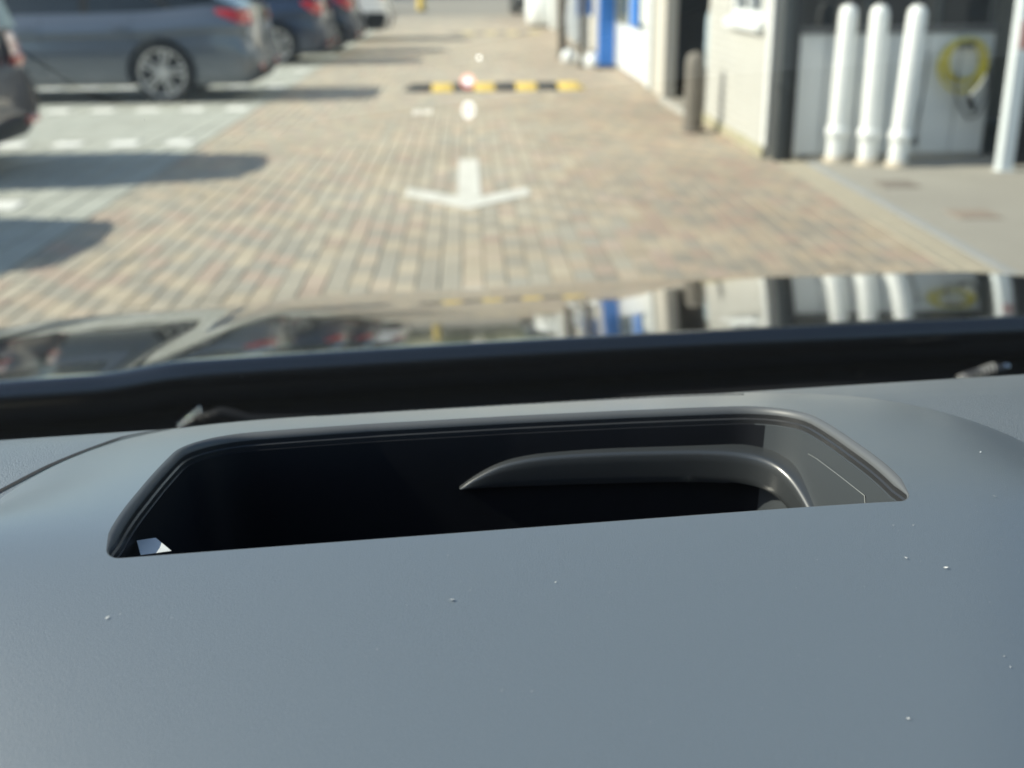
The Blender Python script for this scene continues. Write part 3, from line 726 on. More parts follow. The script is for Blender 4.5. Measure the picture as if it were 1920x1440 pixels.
        for s in p['seams']:
            rows = [[pt(s+e, tt, sd, 0.0015) for tt in (0.06, 0.2, 0.4, 0.6, 0.74, 0.86, 0.97)] for e in (-0.004, 0.004)]
            MB().grid(rows).build('door_gap', M_plastic, t)
    # dark lower bumper and plate
    b = MB(); rows = []
    for f_ in (-0.78, -0.6, -0.3, 0, 0.3, 0.6, 0.78):
        rows.append([(roff(z)+0.006-0.03*abs(f_)**6, f_*W, z) for z in (p['sill']+0.01, p['sill']+0.07, p['sill']+(0.30 if p.get('cladding') else 0.15))])
    b.grid(rows); b.build('lower_bumper', M_plastic, t, smooth=True)
    if p.get('cladding'):
        for sd in (-1, 1):
            rows = [[pt(s, tt, sd, 0.008) for tt in (0.0, 0.08, 0.2, 0.27)] for s in [p['rear_axle']+r+0.08 + i*(p['front_axle']-p['rear_axle']-2*r-0.16)/6 for i in range(7)]]
            MB().grid(rows).build('side_cladding', M_plastic, t, smooth=True)
            s0 = p['rear_axle']-r-0.08
            rows = [[pt(s, tt, sd, 0.008) for tt in (0.0, 0.12, 0.3, 0.42)] for s in (0.03, 0.1, 0.2, 0.3, s0)]
            MB().grid(rows).build('bumper_cladding', M_plastic, t, smooth=True)
    return t

def paint(name, col, metal=0.5, rough=0.3): return mat(name, col, rough, metal=metal, coat=1.0, coat_rough=0.04)
P_liftback = dict(L=4.65, W=1.84, sill=0.20, deck=1.06, belt=1.02, bonnet=0.96, roof=1.46, r=0.345, rear_axle=1.12, front_axle=3.82, gh=(0.28, 1.15, 2.75, 3.55), tail=(0.88, 1.03, 0.42), refl=0.36, handles=(1.55, 2.6), seams=(1.42, 2.45, 3.45))
P_hatch = dict(L=4.25, W=1.80, sill=0.19, deck=1.02, belt=1.0, bonnet=0.95, roof=1.48, r=0.325, rear_axle=0.85, front_axle=3.45, gh=(0.16, 0.50, 2.45, 3.2), tail=(0.80, 1.0, 0.34), refl=0.30, handles=(1.35, 2.35), seams=(1.2, 2.2, 3.2))
P_city = dict(P_hatch, L=3.7, W=1.70, r=0.33, rear_axle=0.60, front_axle=3.05, gh=(0.14, 0.42, 2.1, 2.8), handles=(2.0,), seams=(1.85, 2.85))
P_tall = dict(P_hatch, gh=(0.10, 0.24, 2.45, 3.2), roof=1.56)
P_suv = dict(L=4.5, W=1.86, sill=0.24, deck=1.12, belt=1.10, bonnet=1.06, roof=1.66, r=0.355, rear_axle=0.95, front_axle=3.62, gh=(0.18, 0.5, 2.6, 3.35), tail=(0.92, 1.1, 0.3), refl=0.46, handles=(1.5, 2.5), seams=(1.4, 2.4, 3.4), cladding=True)
paint_navy = paint('paint_navy', (0.012, 0.024, 0.055), 0.2); paint_grey = paint('paint_grey', (0.115, 0.135, 0.165), 0.6, 0.32)
paint_blue = paint('paint_blue', (0.014, 0.024, 0.05)); paint_white = paint('paint_white', (0.84, 0.85, 0.86), 0.0, 0.3)
paint_black = paint('paint_black', (0.01, 0.011, 0.013))
parked_car('parked_car', -3.50, 8.98, P_tall, paint_navy, 'dark navy hatchback with clear pinkish tail light, nearest in view', tail='pink')
parked_car('parked_car', -3.98, 6.30, P_tall, paint_black, 'black hatchback in the nearest bay whose shadow falls on the bricks')
parked_car('parked_car', -2.42, 14.74, P_liftback, paint_grey, 'blue grey liftback with alloy wheels parked past the empty bay')
parked_car('parked_car', -2.28, 20.5, P_hatch, paint_navy, 'dark blue hatchback parked right behind the blue grey liftback')
parked_car('parked_car', -2.02, 23.05, P_city, paint_blue, 'dark blue hatchback between the navy hatchback and the white car')
parked_car('parked_car', -1.66, 27.2, P_suv, paint_white, 'white sport utility car with black cladding, farthest of the row')
parked_car('parked_car', 2.55, 46.3, P_hatch, paint_black, 'black car facing the camera at the far end on the right', rz=R(90))
parked_car('parked_car', -3.2, 48.0, P_suv, paint_white, 'distant white car beside the yellow post', rz=R(0))
yp = empty('yellow_post', (-1.75, 47.2, 0)); tag(yp, 'bright yellow post far along the left side of the lane', 'post')
MB().lathe([(0.16, 0), (0.16, 1.3), (0.12, 1.36), (0, 1.38)], n=16).build('shaft', M_yellow, yp, smooth=True, angle=40)
MB().lathe([(0.22, 0), (0.22, 0.05), (0.16, 0.06)], n=16).build('foot', M_darkgrey, yp)

# ------------------------------------------------------------------ trees at the far end
def tree(x, y, h, cr, label, seed):
    rnd = random.Random(seed); t = empty('tree', (x, y, -0.05)); tag(t, label, 'tree', 'trees at the end of the lane')
    b = MB().tube([(0, 0, 0), (0.05, 0, h*0.25), (-0.04, 0.06, h*0.5), (0.02, 0, h*0.8)], [0.22, 0.17, 0.12, 0.04], 10)
    for k in range(7):
        a = rnd.uniform(0, 6.28); z0 = h*rnd.uniform(0.22, 0.55); d = cr*rnd.uniform(0.5, 0.8)
        b.tube([(0, 0, z0), (math.cos(a)*d*0.5, math.sin(a)*d*0.5, z0+0.5), (math.cos(a)*d, math.sin(a)*d, z0+1.1)], [0.07, 0.05, 0.02], 6)
    b.build('trunk', M_bark, t, smooth=True)
    c = MB()
    clumps = [(rnd.uniform(-1, 1)*cr*0.75, rnd.uniform(-1, 1)*cr*0.75, h*0.62+rnd.uniform(-0.42, 0.42)*h, cr*rnd.uniform(0.28, 0.5)) for _ in range(26)]
    for (cx, cy, cz, r_) in clumps:
        for _ in range(110):
            v = Vector((rnd.gauss(0, 1), rnd.gauss(0, 1), rnd.gauss(0, 0.8))).normalized()*r_*rnd.uniform(0.5, 1.05)
            s = rnd.uniform(0.07, 0.14); u = Vector((rnd.gauss(0, 1), rnd.gauss(0, 1), rnd.gauss(0, 1))).normalized(); w_ = u.orthogonal().normalized()
            p = Vector((cx, cy, cz))+v
            c.quad(p-u*s, p+w_*s*0.6, p+u*s, p-w_*s*0.6)
    c.build('crown', M_leaf, t, fix=False)
for i, (x, y, h, cr, lab) in enumerate(((-6.5, 72, 8, 3.0, 'tall green tree far left beyond the parked cars'), (-1.0, 88, 7, 2.8, 'dark green tree closing the end of the lane'), (4.6, 66, 6.0, 2.4, 'green tree on the right behind the far black car'), (-12, 80, 9, 3.4, 'broad green tree farthest left'), (9, 84, 9, 3.4, 'broad green tree farthest right'))):
    tree(x, y, h, cr, lab, i+3)
hd = empty('hedge', (0, 80, 0)); tag(hd, 'low dark green hedge across the end of the lane', 'hedge')
c = MB(); rnd = random.Random(5)
for _ in range(5200):
    p = Vector((rnd.uniform(-16, 14), rnd.uniform(-0.7, 0.7), rnd.uniform(0, 1.9+0.3*math.sin(rnd.uniform(0, 9))))); s = rnd.uniform(0.10, 0.2)
    u = Vector((rnd.gauss(0, 1), rnd.gauss(0, 1), rnd.gauss(0, 1))).normalized(); w_ = u.orthogonal().normalized()
    c.quad(p-u*s, p+w_*s*0.6, p+u*s, p-w_*s*0.6)
c.build('foliage', M_leaf, hd, fix=False)
s_ = MB()
for k in range(30): s_.tube([(-15.5+k, 0, -0.05), (-15.5+k+0.1, 0.1, 1.0)], [0.05, 0.02], 6)
s_.build('stem', M_bark, hd)

# ------------------------------------------------------------------ the car we sit in (its own frame turned 6 degrees left of the lane)
own = empty('car', (0, 0, 0), R(6)); tag(own, 'dark car seen from inside, grey dashboard with head-up display recess and black bonnet', 'car')
M_hood = mat('dash_soft_grey', (0.122, 0.148, 0.172), 0.36, spec=1.0, coat=0.7, coat_rough=0.3, bump=(2600, 0.17))
M_dashgrain = mat('dash_grained', (0.128, 0.148, 0.166), 0.42, spec=1.0, coat=0.5, coat_rough=0.35, bump=(1500, 0.5))
M_well = mat('well_black', (0.012, 0.013, 0.016), 0.45, spec=0.3)
M_wellfloor = mat('well_floor', (0.004, 0.004, 0.005), 0.25)
M_bonnet = mat('bonnet_black', (0.006, 0.007, 0.009), 0.12, metal=0.0, coat=1.0, coat_rough=0.015, spec=0.6, ior=1.7)
M_cowl = mat('cowl_black', (0.008, 0.009, 0.010), 0.5)
M_frit = mat('frit_black', (0.003, 0.003, 0.004), 0.3)

dash = empty('dashboard', (0, 0, 0)); dash.parent = own
XC = 0.048
def zprof(y): return interp(y, [(0.02, 0.98), (0.06, 1.075), (0.12, 1.135), (0.18, 1.174), (0.25, 1.211), (0.318, 1.237), (0.37, 1.2375), (0.43, 1.229), (0.475, 1.217), (0.52, 1.201)])
def zhood(x, y):
    t = abs(x-XC)/0.21
    k = 0.037 if x < XC else 0.012
    if x < XC: k *= smooth01((y-0.33)/0.08)
    d = k*t**6 if t < 0.95 else k*(0.95**6 + 6*0.95**5*(t-0.95))
    e = x - (0.243 + (y-0.385)*0.55) + 0.012
    if e > 0: d += 1.9*e*e if e < 0.06 else 1.9*0.0036 + 1.9*0.12*(e-0.06)
    return zprof(y) - d
# plan of the recess opening: near edge straight, far corners rounded
def rounded(pts, rads, n=8):
    out = []
    k = len(pts)
    for i in range(k):
        p, a, c = Vector(pts[i]), Vector(pts[i-1]), Vector(pts[(i+1) % k]); r_ = rads[i]
        if r_ == 0: out.append(tuple(p)); continue
        u = (a-p).normalized(); w = (c-p).normalized(); ang = u.angle(w); d = r_/math.tan(ang/2)
        s, e = p+u*d, p+w*d; cen = p+(u+w).normalized()*(r_/math.sin(ang/2))
        v0, v1 = s-cen, e-cen; tot = v0.angle(v1)
        sg = 1 if v0.x*v1.y-v0.y*v1.x > 0 else -1
        for q in range(n+1):
            an = sg*tot*q/n; out.append((cen.x+v0.x*math.cos(an)-v0.y*math.sin(an), cen.y+v0.x*math.sin(an)+v0.y*math.cos(an)))
    return out
far_pts = [(0.110, 0.4285), (0.060, 0.4325), (0.004, 0.4345)]
OPEN = rounded([(-0.0785, 0.3175), (0.1765, 0.3175), (0.1745, 0.4215)] + far_pts + [(-0.0665, 0.4325)], [0.004, 0.004, 0.026, 0, 0, 0, 0.026])
def dens(loop, step=0.004):
    out = []
    for i in range(len(loop)):
        a, c = Vector(loop[i]), Vector(loop[(i+1) % len(loop)]); n = max(1, int((c-a).length/step))
        for q in range(n): out.append(tuple(a+(c-a)*q/n))
    return out
def inset(loop, d):
    """move a counter-clockwise loop inwards by d (negative: outwards)"""
    k = len(loop); out = []
    for i in range(k):
        a, p, c = Vector(loop[i-1]), Vector(loop[i]), Vector(loop[(i+1) % k])
        e1, e2 = (p-a), (c-p)
        if e1.length < 1e-9 or e2.length < 1e-9: out.append(tuple(p)); continue
        n1 = Vector((-e1.y, e1.x)).normalized(); n2 = Vector((-e2.y, e2.x)).normalized(); nn = (n1+n2).normalized()
        out.append(tuple(p+nn*d/max(0.5, nn.dot(n1))))
    return out
OPEN_D = dens(OPEN)
HOODB = dens([(-0.262, 0.06), (0.292, 0.06), (0.284, 0.20), (0.276, 0.31), (0.2640, 0.372), (0.2535, 0.402), (0.240, 0.4275), (0.2205, 0.449), (0.200, 0.462), (0.1755, 0.4725), (0.14, 0.482), (0.08, 0.4885), (0.02, 0.4915), (-0.035, 0.4935), (-0.070, 0.4925), (-0.0885, 0.4885), (-0.103, 0.479), (-0.1265, 0.4500), (-0.1425, 0.4270), (-0.190, 0.345), (-0.235, 0.22)], 0.005)
def inside(p, loop):
    c = False; j = len(loop)-1
    for i in range(len(loop)):
        xi, yi = loop[i]; xj, yj = loop[j]
        if (yi > p[1]) != (yj > p[1]) and p[0] < (xj-xi)*(p[1]-yi)/(yj-yi)+xi: c = not c
        j = i
    return c
def plate(outer, hole, zf, step, name, material, parent):
    V2 = [Vector(p) for p in outer]; E2 = [(i, (i+1) % len(outer)) for i in range(len(outer))]
    n0 = len(V2); V2 += [Vector(p) for p in hole]; E2 += [(n0+i, n0+(i+1) % len(hole)) for i in range(len(hole))]
    xs = [p[0] for p in outer]; ys = [p[1] for p in outer]
    o_in, h_out = inset(outer, step*0.4), inset(hole, -step*0.4)
    y = min(ys)
    while y < max(ys):
        x = min(xs)
        while x < max(xs):
            if inside((x, y), o_in) and not inside((x, y), h_out): V2.append(Vector((x, y)))
            x += step
        y += step
    vs_, es_, fs_, *_ = delaunay_2d_cdt(V2, E2, [], 0, 1e-6)
    b = MB(); b.v = [(p.x, p.y, zf(p.x, p.y)) for p in vs_]
    for f_ in fs_:
        c = sum((vs_[i] for i in f_), Vector((0, 0)))/len(f_)
        if inside(c, outer) and not inside(c, hole): b.f.append(tuple(f_))
    bm = bmesh.new()
    me = b.mesh(name, smooth=True, fix=False); bm.from_mesh(me)
    bmesh.ops.delete(bm, geom=[q for q in bm.verts if not q.link_faces], context='VERTS')
    for f_ in bm.faces:
        if f_.normal.z < 0: f_.normal_flip()
    bm.to_mesh(me); bm.free()
    return link(name, me, material, parent)
# the recess: the far, left and right rims are rounded, the near edge is crisp
NEAR = 0.3215
def rim_r(p): return 0.0019*smooth01((p[1]-0.3195)/0.012) + 0.0006
OPEN_OUT = []
for p, q in zip(OPEN_D, inset(OPEN_D, -1.0)):
    d = (Vector(q)-Vector(p)).normalized(); OPEN_OUT.append(tuple(Vector(p)+d*rim_r(p)))
plate(HOODB, OPEN_OUT, zhood, 0.0065, 'display_hood', M_hood, dash)
def loop_rows(spec):
    rows = []
    for fn in spec: rows.append([fn(i) for i in range(len(OPEN_D))]+[fn(0)])
    return rows
def lip(frac):
    a = frac*math.pi/2
    def fn(i):
        p, o_ = Vector(OPEN_D[i]), Vector(OPEN_OUT[i]); r_ = rim_r(OPEN_D[i]); d = (p-o_)
        xy = o_+d*math.sin(a); return (xy.x, xy.y, zhood(o_.x, o_.y)-r_*(1-math.cos(a)))
    return fn
hoodo = [c for c in dash.children if c.name.startswith('display_hood')][0]
b = MB(); b.grid(loop_rows([lip(k/6) for k in range(7)])); b.build('recess_rim', mat('rim_matte', (0.085, 0.09, 0.095), 0.5, spec=0.6), hoodo, smooth=True)
I1 = inset(OPEN_D, 0.0007); I2 = inset(OPEN_D, 0.0012); I3 = inset(OPEN_D, 0.006)
def down(loop, dz, flat=None):
    def fn(i):
        z = zhood(*OPEN_OUT[i])-rim_r(OPEN_D[i])-dz
        return (loop[i][0], loop[i][1], z)
    return fn
b = MB(); b.grid(loop_rows([lip(1.0), down(OPEN_D, 0.0018), down(I1, 0.0022), down(I1, 0.0040)])); b.build('recess_step', mat('rim_dark', (0.03, 0.031, 0.033), 0.35), hoodo, smooth=True, angle=30)
def flatz(loop, z): return lambda i: (loop[i][0], loop[i][1], z)
b = MB(); b.grid(loop_rows([down(I1, 0.0040), down(I2, 0.0042), flatz(I3, 1.165)]))
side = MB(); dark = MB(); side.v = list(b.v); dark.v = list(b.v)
for f_ in b.f: (side if min(b.v[i][0] for i in f_) > 0.160 else dark).f.append(f_)  # right wall gets a lighter grey, its sunlight put into the colour
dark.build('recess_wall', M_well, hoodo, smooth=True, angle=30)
o = side.build('recess_side_wall', mat('well_sunlit_grey', (0.040, 0.047, 0.053), 0.55), hoodo, smooth=True, angle=30); o['label'] = 'side wall of the recess with sunlit grey put into its colour'
b = MB(); n = len(OPEN_D); b.v = [(p[0], p[1], 1.166) for p in I3]; b.f = [tuple(range(n))]; b.build('recess_floor', M_wellfloor, hoodo)
# moulded ledge around the mirror housing on the far right inside the recess
path = [(0.038, 0.4298, 1.1998), (0.045, 0.4294, 1.2045), (0.055, 0.4290, 1.2092), (0.068, 0.4281, 1.2120), (0.084, 0.4268, 1.2131), (0.099, 0.4254, 1.2135), (0.117, 0.4235, 1.2136), (0.137, 0.4205, 1.2137), (0.153, 0.4160, 1.2135), (0.163, 0.4095, 1.2126), (0.1685, 0.400, 1.2100), (0.1708, 0.386, 1.2050), (0.1715, 0.368, 1.1970), (0.172, 0.35, 1.188)]
fine = []
for i in range(len(path)-1):
    for q in range(6):
        t_ = i+q/6
        fine.append(tuple(interp(t_, [(k, pp[c]) for k, pp in enumerate(path)]) for c in range(3)))
fine.append(path[-1])
rows = []
for i, p in enumerate(fine):
    a, c = Vector(fine[max(i-1, 0)]), Vector(fine[min(i+1, len(fine)-1)]); d = Vector((c.x-a.x, c.y-a.y)).normalized(); nn = Vector((d.y, -d.x))   # towards the inside
    g = smooth01(i/20)
    row = []
    for (o_, dz) in ((-0.006, 0.0008), (-0.002, 0.0002), (0.0, -0.0005), (0.0010, -0.0008), (0.0016, -0.0020), (0.0019, -0.0050), (0.0022, -0.0105), (0.0022, -0.0130), (0.0018, -0.0136)):
        zb = 1.1996 if p[0] < 0.15 else p[2]-0.0136
        row.append((p[0]+nn.x*o_, p[1]+nn.y*o_, p[2] + (dz if dz > 0 else dz/0.0136*max(0.0002, p[2]-zb))))
    rows.append(row)
MB().grid(rows).build('mirror_housing_ledge', mat('ledge_plastic', (0.030, 0.034, 0.037), 0.42, spec=0.6, coat=1.0, coat_rough=0.2), hoodo, smooth=True)
# thin edge of the clear cover along the right wall and a pale plate put in as the patch of reflected sun at the near left
MB().tube([(0.1722, 0.392, 1.2212), (0.1728, 0.385, 1.222), (0.1735, 0.365, 1.2235), (0.1738, 0.345, 1.225), (0.1738, 0.342, 1.218), (0.1738, 0.342, 1.19)], 0.0002, 5).build('cover_edge', mat('cover_edge', (0.16, 0.17, 0.17), 0.4), hoodo, smooth=True)
b = MB(); b.grid([[(-0.0742, 0.3425, 1.2295), (-0.0682, 0.3425, 1.2300)], [(-0.0712, 0.3315, 1.2298), (-0.0620, 0.3325, 1.2300)]])
b.build('sun_patch', mat('sun_patch_pale', (0.50, 0.52, 0.53), 0.6), hoodo)

# grained upper dashboard behind and beside the hood
def zpan(x, y):
    z = interp(y, [(0.0, 1.02), (0.10, 1.10), (0.22, 1.140), (0.33, 1.188), (0.40, 1.2085), (0.44, 1.2125), (0.47, 1.2125), (0.497, 1.2085), (0.525, 1.196), (0.60, 1.158), (0.98, 1.0)])
    return z - 0.005*((x-0.42)/0.9)**2 + 0.0009*smooth01((0.02-x)/0.08)*smooth01((y-0.36)/0.05)*smooth01((0.515-y)/0.03) + 0.0060*smooth01((x-0.12)/0.08)*smooth01((0.38-x)/0.12)*smooth01((y-0.34)/0.06)*smooth01((0.492-y)/0.05)
HOLE = inset(HOODB, 0.004)
HOLE = [p for p in HOLE]
dtop = plate(dens([(-0.55, 0.03), (1.39, 0.03), (1.39, 0.90), (1.1, 0.955), (0.8, 0.975), (0.04, 0.975), (-0.26, 0.955), (-0.55, 0.90)], 0.02), HOLE, lambda x, y: zpan(x, y), 0.014, 'dashboard_top', M_dashgrain, dash)
# unseen part under the glass, made black so the screen mirrors no grey veil
bm = bmesh.new(); bm.from_mesh(dtop.data)
far_f = [f_ for f_ in bm.faces if f_.calc_center_median().y > 0.522]
bd = bm.copy(); bd.faces.ensure_lookup_table()
bmesh.ops.delete(bm, geom=far_f, context='FACES'); bm.to_mesh(dtop.data); bm.free()
bmesh.ops.delete(bd, geom=[f_ for f_ in bd.faces if f_.calc_center_median().y <= 0.522], context='FACES')
dme = bpy.data.meshes.new('unseen_black_panel'); bd.to_mesh(dme); bd.free()
link('unseen_black_panel', dme, mat('unseen_panel_black', (0.006, 0.0065, 0.007), 0.8, spec=0.2), dash)
# hood edge turning down into the seam
hb = HOODB; hi = inset(HOODB, -0.0014); hi2 = inset(HOODB, -0.0018)
b = MB(); rows = [[(p[0], p[1], zhood(*p)) for p in hb+hb[:1]], [(p[0], p[1], zhood(*p)-0.0007) for p in hi+hi[:1]], [(p[0], p[1], zhood(*p)-0.004) for p in hi2+hi2[:1]], [(p[0], p[1], zhood(*p)-0.03) for p in hi2+hi2[:1]]]
b.grid(rows); b.build('hood_edge', M_hood, hoodo, smooth=True, angle=60)
s0, s1 = [], []
for p, q in zip(HOODB, inset(HOODB, -1.0)):
    if -0.25 < p[0] < -0.055 and p[1] > 0.15:
        d = (Vector(q)-Vector(p)).normalized(); a0, a1 = Vector(p)+d*0.0009, Vector(p)+d*0.0030
        s0.append((a0.x, a0.y, zpan(a0.x, a0.y)+0.0004)); s1.append((a1.x, a1.y, zpan(a1.x, a1.y)+0.0004))
MB().grid([s0, s1]).build('seam', mat('seam_black', (0.012, 0.012, 0.013), 0.8), hoodo)
# row of tiny stitches along the far edge of the hood
st = MB()
for i in range(150):
    x = -0.02 + 0.19*i/149; y = interp(x, [(-0.05, 0.4855), (0.02, 0.4825), (0.08, 0.4785), (0.14, 0.4705), (0.18, 0.4600)])
    z = zhood(x, y)
    st.box(x-0.00038-0.0001*(i % 3), x+0.00038, y-0.0004, y+0.0006, z-0.0003, z+0.00025)
o = st.build('stitching', mat('stitch', (0.02, 0.02, 0.022), 0.7), hoodo); o['kind'] = 'stuff'; o['label'] = 'row of tiny dark stitches along the far edge of the display hood'
MB().box(-0.48, 1.32, -1.9, 1.0, 0.28, 0.32, 0.01).build('floor_pan', M_cowl, own)
MB().box(-0.48, 1.32, 0.97, 1.0, 0.33, 0.93, 0.005).build('bulkhead', M_cowl, own)
# instrument fascia below the hood
MB().box(-0.60, 1.44, -0.02, 0.03, 0.62, 1.0, 0.01).build('fascia', M_dashgrain, dash)

# dust and lint lying on the dash
du = MB(); rnd = random.Random(11)
def fleck(x, y, s, ln=1.0):
    z = zhood(x, y)+0.0003; a = rnd.uniform(0, 6.28); u = Vector((math.cos(a), math.sin(a), rnd.uniform(0, 0.5)))*s*ln; w = Vector((-math.sin(a), math.cos(a), rnd.uniform(0.1, 0.6)))*s*0.5
    p = Vector((x, y, z+s*0.3)); du.quad(p-u, p-w, p+u, p+w)
for _ in range(22): fleck(rnd.uniform(0.17, 0.25), rnd.uniform(0.25, 0.40), rnd.uniform(0.00012, 0.00035), rnd.choice((1, 1, 1.8)))
for _ in range(34): fleck(rnd.uniform(-0.13, 0.24), rnd.uniform(0.2, 0.312), rnd.uniform(0.00009, 0.00024), rnd.choice((1, 1, 2)))
for _ in range(700): fleck(rnd.uniform(-0.13, 0.24), rnd.uniform(0.19, 0.312), rnd.uniform(0.00003, 0.00010), rnd.choice((1, 1, 2)))
for _ in range(350): fleck(rnd.uniform(0.18, 0.25), rnd.uniform(0.24, 0.44), rnd.uniform(0.00003, 0.00012), rnd.choice((1, 1, 2)))
for (x, y, s) in ((0.0225, 0.2905, 0.0008), (-0.0745, 0.2940, 0.0006), (0.0095, 0.2900, 0.0004), (0.206, 0.318, 0.0006), (0.22, 0.352, 0.0005), (0.163, 0.2925, 0.0005), (0.174, 0.288, 0.0006), (0.142, 0.2435, 0.0005), (0.225, 0.31, 0.0007)): fleck(x, y, s, 1.3)
o = du.build('dust', mat('dust_white', (0.52, 0.53, 0.52), 0.9), None, fix=False); o.rotation_euler = (0, 0, R(6)); tag(o, 'pale dust flecks and lint scattered over the dashboard', kind='stuff')

# bonnet
def zbon(x, y):
    t = y-1.05
    z = 1.0640 - 0.150*t - 0.036*t*t
    if t > 0.50: z -= 0.40*(t-0.50)**2
    z -= (0.010+0.014*min(t, 1.0))*(x-0.22)**2 + 0.36*max(0, abs(x-0.42)-0.74)**2
    for s in (x-(-0.160+0.17*t), (0.84+0.16-0.17*t)-x):       # a crease on either side of the middle panel
        if s < 0: z -= 0.0075*smooth01(-s/0.085)
    return z
bon = MB(); rows = []
YB = [1.05+0.010*i for i in range(96)] + [2.01+0.02*i for i in range(8)]
XB = [-0.50+0.0125*i for i in range(148)]
def rear_y(x): return -0.006*((x-0.42)/0.6)**2
hem = [(0.012, -0.0012), (0.006, -0.0045), (0.001, -0.011), (0.0, -0.020), (0.006, -0.034), (0.022, -0.050), (0.05, -0.058)]
for dy, dz in hem[::-1]:
    rows.append([(x, 1.05-0.018+dy+rear_y(x), zbon(x, 1.05)+0.150*0.012+dz) for x in XB])
for i, y in enumerate(YB):
    f_ = max(0, 1-(y-1.05)/0.3)
    rows.append([(x, y+rear_y(x)*f_, zbon(x, y)) for x in XB])
bon.grid(rows)
bo = bon.build('bonnet', M_bonnet, own, smooth=True, fix=False)
# wings, nose and cowl
for sd in (-1, 1):
    xe = XB[0] if sd < 0 else XB[-1]
    rows = [[(xe+sd*(0.006+o_), y, zbon(xe, y)+dz) for y in YB] for o_, dz in ((0.0, -0.006), (0.02, -0.012), (0.05, -0.05), (0.065, -0.15), (0.07, -0.35), (0.06, -0.6))]
    MB().grid(rows).build('front_wing', M_bonnet, own, smooth=True)
yn = YB[-1]; rows = [[(x, yn+o_, zbon(x, yn)+dz) for x in XB[::6]] for o_, dz in ((0.003, -0.004), (0.03, -0.06), (0.04, -0.2), (0.02, -0.4))]
MB().grid(rows).build('nose', M_bonnet, own, smooth=True)
cw_ = MB(); rows = []
for (y, z) in ((0.955, 0.985), (0.975, 0.990), (1.0, 0.992), (1.03, 0.998), (1.075, None), (1.11, None), (1.35, None)):
    rows.append([(x, y+rear_y(x), (z-0.02*(x-0.42)**2) if z else zbon(max(-0.5, min(1.34, x)), 1.05)-0.050-0.22*max(0, y-1.08)) for x in [-0.8+0.05*i for i in range(50)]])
cw_.grid(rows); co_ = cw_.build('cowl_panel', M_cowl, own, smooth=True)
# windscreen: curved pane rising back over the camera, black printed border, wiper
TILT = math.tan(R(32))
def wpt(u, v):
    """u -1..1 across, v 0..1 up"""
    x = 0.42 + (0.93 - 0.10*v)*u; y = 0.985 - v*1.02 - 0.10*u*u*(0.6+0.4*v); z = 0.992 + v*1.02*TILT + 0.02*math.sin(v*math.pi) - 0.015*u*u
    return (x, y, z)
M_screen = pane_mat('windscreen_glass', (0.905, 0.925, 0.85), 0.0, 1.38)
U = [-1+i/20 for i in range(41)]; V = [i/20 for i in range(25)]
ws = MB().grid([[wpt(u, v) for u in U] for v in V]).build('windscreen', M_screen, own, smooth=True)
def woff(u, v, d=0.002):
    p = Vector(wpt(u, v)); return (p.x, p.y-d*0.5, p.z-d*0.87)
wd = MB(); rnd2 = random.Random(4)
for _ in range(90):
    c_ = Vector(woff(rnd2.uniform(-0.75, 0.1), rnd2.uniform(0.05, 0.7), 0.001)); s_ = rnd2.uniform(0.00008, 0.0003)
    u_ = Vector((rnd2.gauss(0, 1), rnd2.gauss(0, 1), rnd2.gauss(0, 1))).normalized(); w_ = u_.orthogonal().normalized()
    wd.quad(c_-u_*s_, c_-w_*s_*0.6, c_+u_*s_, c_+w_*s_*0.6)
o = wd.build('glass_dust', mat('glass_dust', (0.5, 0.5, 0.48), 0.9), ws, fix=False); o['kind'] = 'stuff'
fr = MB(); fr.grid([[woff(u, v) for u in U] for v in (0.0, 0.02)])
for us in ((-1, -0.955), (0.955, 1)): fr.grid([[woff(u, v) for u in us] for v in V])
fr.build('frit_band', M_frit, ws)
for sd in (-1, 1):
    pts = [wpt(sd*1.03, v) for v in [i/10 for i in range(13)]]
    MB().tube([(p[0], p[1], p[2]) for p in pts], 0.038, 10).build('pillar', M_cowl, own, smooth=True)
rows = []
for y in (-0.26, -0.4, -0.7, -1.1, -1.7):
    rows.append([(0.42+q*0.82, y-0.09*q*q, 1.77+0.03*(1-q*q)+0.02*math.sin((-y)*1.5)) for q in (-1, -0.7, -0.35, 0, 0.35, 0.7, 1)])
MB().grid(rows).build('roof', mat('headliner', (0.25, 0.25, 0.24), 0.9), own, smooth=True)
# wiper lying along the foot of the glass
wp = empty('wiper', (0, 0, 0)); wp.parent = own
pts = [(-0.146, 0.972, 1.0300), (-0.125, 0.976, 1.0335), (-0.10, 0.981, 1.0220), (0.0, 0.987, 1.0120), (0.15, 0.990, 1.0110), (0.35, 0.990, 1.0105), (0.50, 0.987, 1.0105), (0.63, 0.983, 1.010)]
MB().tube(pts, [0.003, 0.006, 0.006, 0.0065, 0.007, 0.0065, 0.006, 0.003], 10).build('blade', mat('wiper_rubber', (0.010, 0.010, 0.011), 0.65, spec=0.3), wp, smooth=True)
MB().tube([(0.63, 1.0, 1.000), (0.45, 1.004, 1.010), (0.25, 1.002, 1.012), (0.22, 0.996, 1.008)], [0.010, 0.007, 0.005, 0.004], 10).build('arm', mat('wiper_arm', (0.008, 0.008, 0.009), 0.7, spec=0.2), wp, smooth=True)
chrome = mat('chrome_glint', (0.7, 0.7, 0.7), 0.15, metal=1.0)
for k in range(5):
    a = (-0.160+0.0044*k, 0.968+0.0012*k, 1.0265+0.0030*k)
    MB().lathe([(0.0035, -0.0008), (0.0045, 0), (0.0035, 0.0008)], axis='x', org=a, n=14).build('end_spring', chrome, wp, smooth=True)
nz = empty('washer_nozzle', (0.605, 0.980, 1.0185)); nz.parent = own
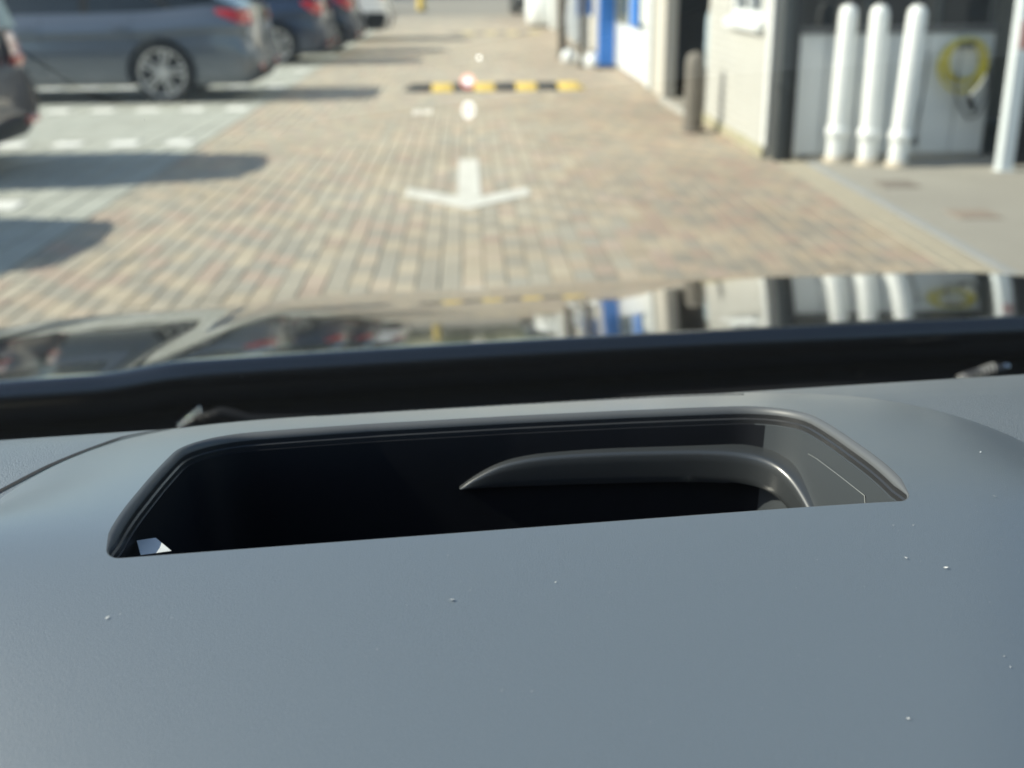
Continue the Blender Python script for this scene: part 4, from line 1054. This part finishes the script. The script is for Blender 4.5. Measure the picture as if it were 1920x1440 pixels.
MB().tube([(-0.035, 0, -0.004), (-0.015, 0, 0.006), (0.012, 0, 0.011), (0.02, 0, 0.012)], [0.003, 0.0055, 0.006, 0.004], 12).build('body', mat('nozzle_ribbed', (0.05, 0.05, 0.052), 0.25), nz, smooth=True)
for k in range(9):
    MB().lathe([(0.0056, -0.0006), (0.0066, 0), (0.0056, 0.0006)], axis='x', org=(-0.026+0.0042*k, 0, 0.001+0.0013*k), n=14).build('rib', mat('nozzle_rib', (0.45, 0.45, 0.44), 0.25), nz, smooth=True)
MB().lathe([(0, -0.004), (0.003, -0.003), (0.004, 0), (0.003, 0.003), (0, 0.004)], axis='x', org=(0.022, 0, 0.013), n=14).build('jet', chrome, nz, smooth=True)

# light thrown by the head-up display: a small speed limit ring and figures floating ahead of the glass
hud = empty('head_up_display', (0.283, 2.69, 1.13)); hud.parent = own
def ring(b, cx, cz, r0, r1, sx=1.0, n=28):
    for k in range(n):
        a, c = 2*math.pi*k/n, 2*math.pi*(k+1)/n
        b.quad((cx+sx*r0*math.cos(a), 0, cz+r0*math.sin(a)), (cx+sx*r1*math.cos(a), 0, cz+r1*math.sin(a)), (cx+sx*r1*math.cos(c), 0, cz+r1*math.sin(c)), (cx+sx*r0*math.cos(c), 0, cz+r0*math.sin(c)))
b = MB(); ring(b, 0, 0.036, 0.013, 0.0175); b.build('limit_ring', glow('hud_red', (1.0, 0.25, 0.2), 0.8), hud)
b = MB(); ring(b, 0, 0.036, 0.0, 0.010, n=16); b.build('limit_face', glow('hud_white', (0.95, 0.9, 1.0), 1.0), hud)
b = MB(); ring(b, 0, -0.028, 0.012, 0.020, sx=0.78); b.box(-0.0016, 0.0016, -0.0002, 0.0002, -0.038, -0.018); b.build('speed_figure', glow('hud_white_b', (0.95, 0.97, 1.0), 0.75), hud)
b = MB()
for k, x in enumerate((-0.128, -0.121, -0.114, -0.104, -0.096, -0.089)): b.box(x, x+0.0022, -0.0002, 0.0002, -0.034, -0.026+0.003*(k % 2))
b.build('unit_strokes', glow('hud_white_c', (0.95, 0.97, 1.0), 0.55), hud)
b = MB(); ring(b, 0.027, 0.088, 0.0, 0.0035, n=12); b.build('ghost_dot', glow('hud_white_d', (0.95, 0.97, 1.0), 2.0), hud)  # ghost reflection of the display, put in as a glowing dot

print('objects', len(bpy.data.objects))
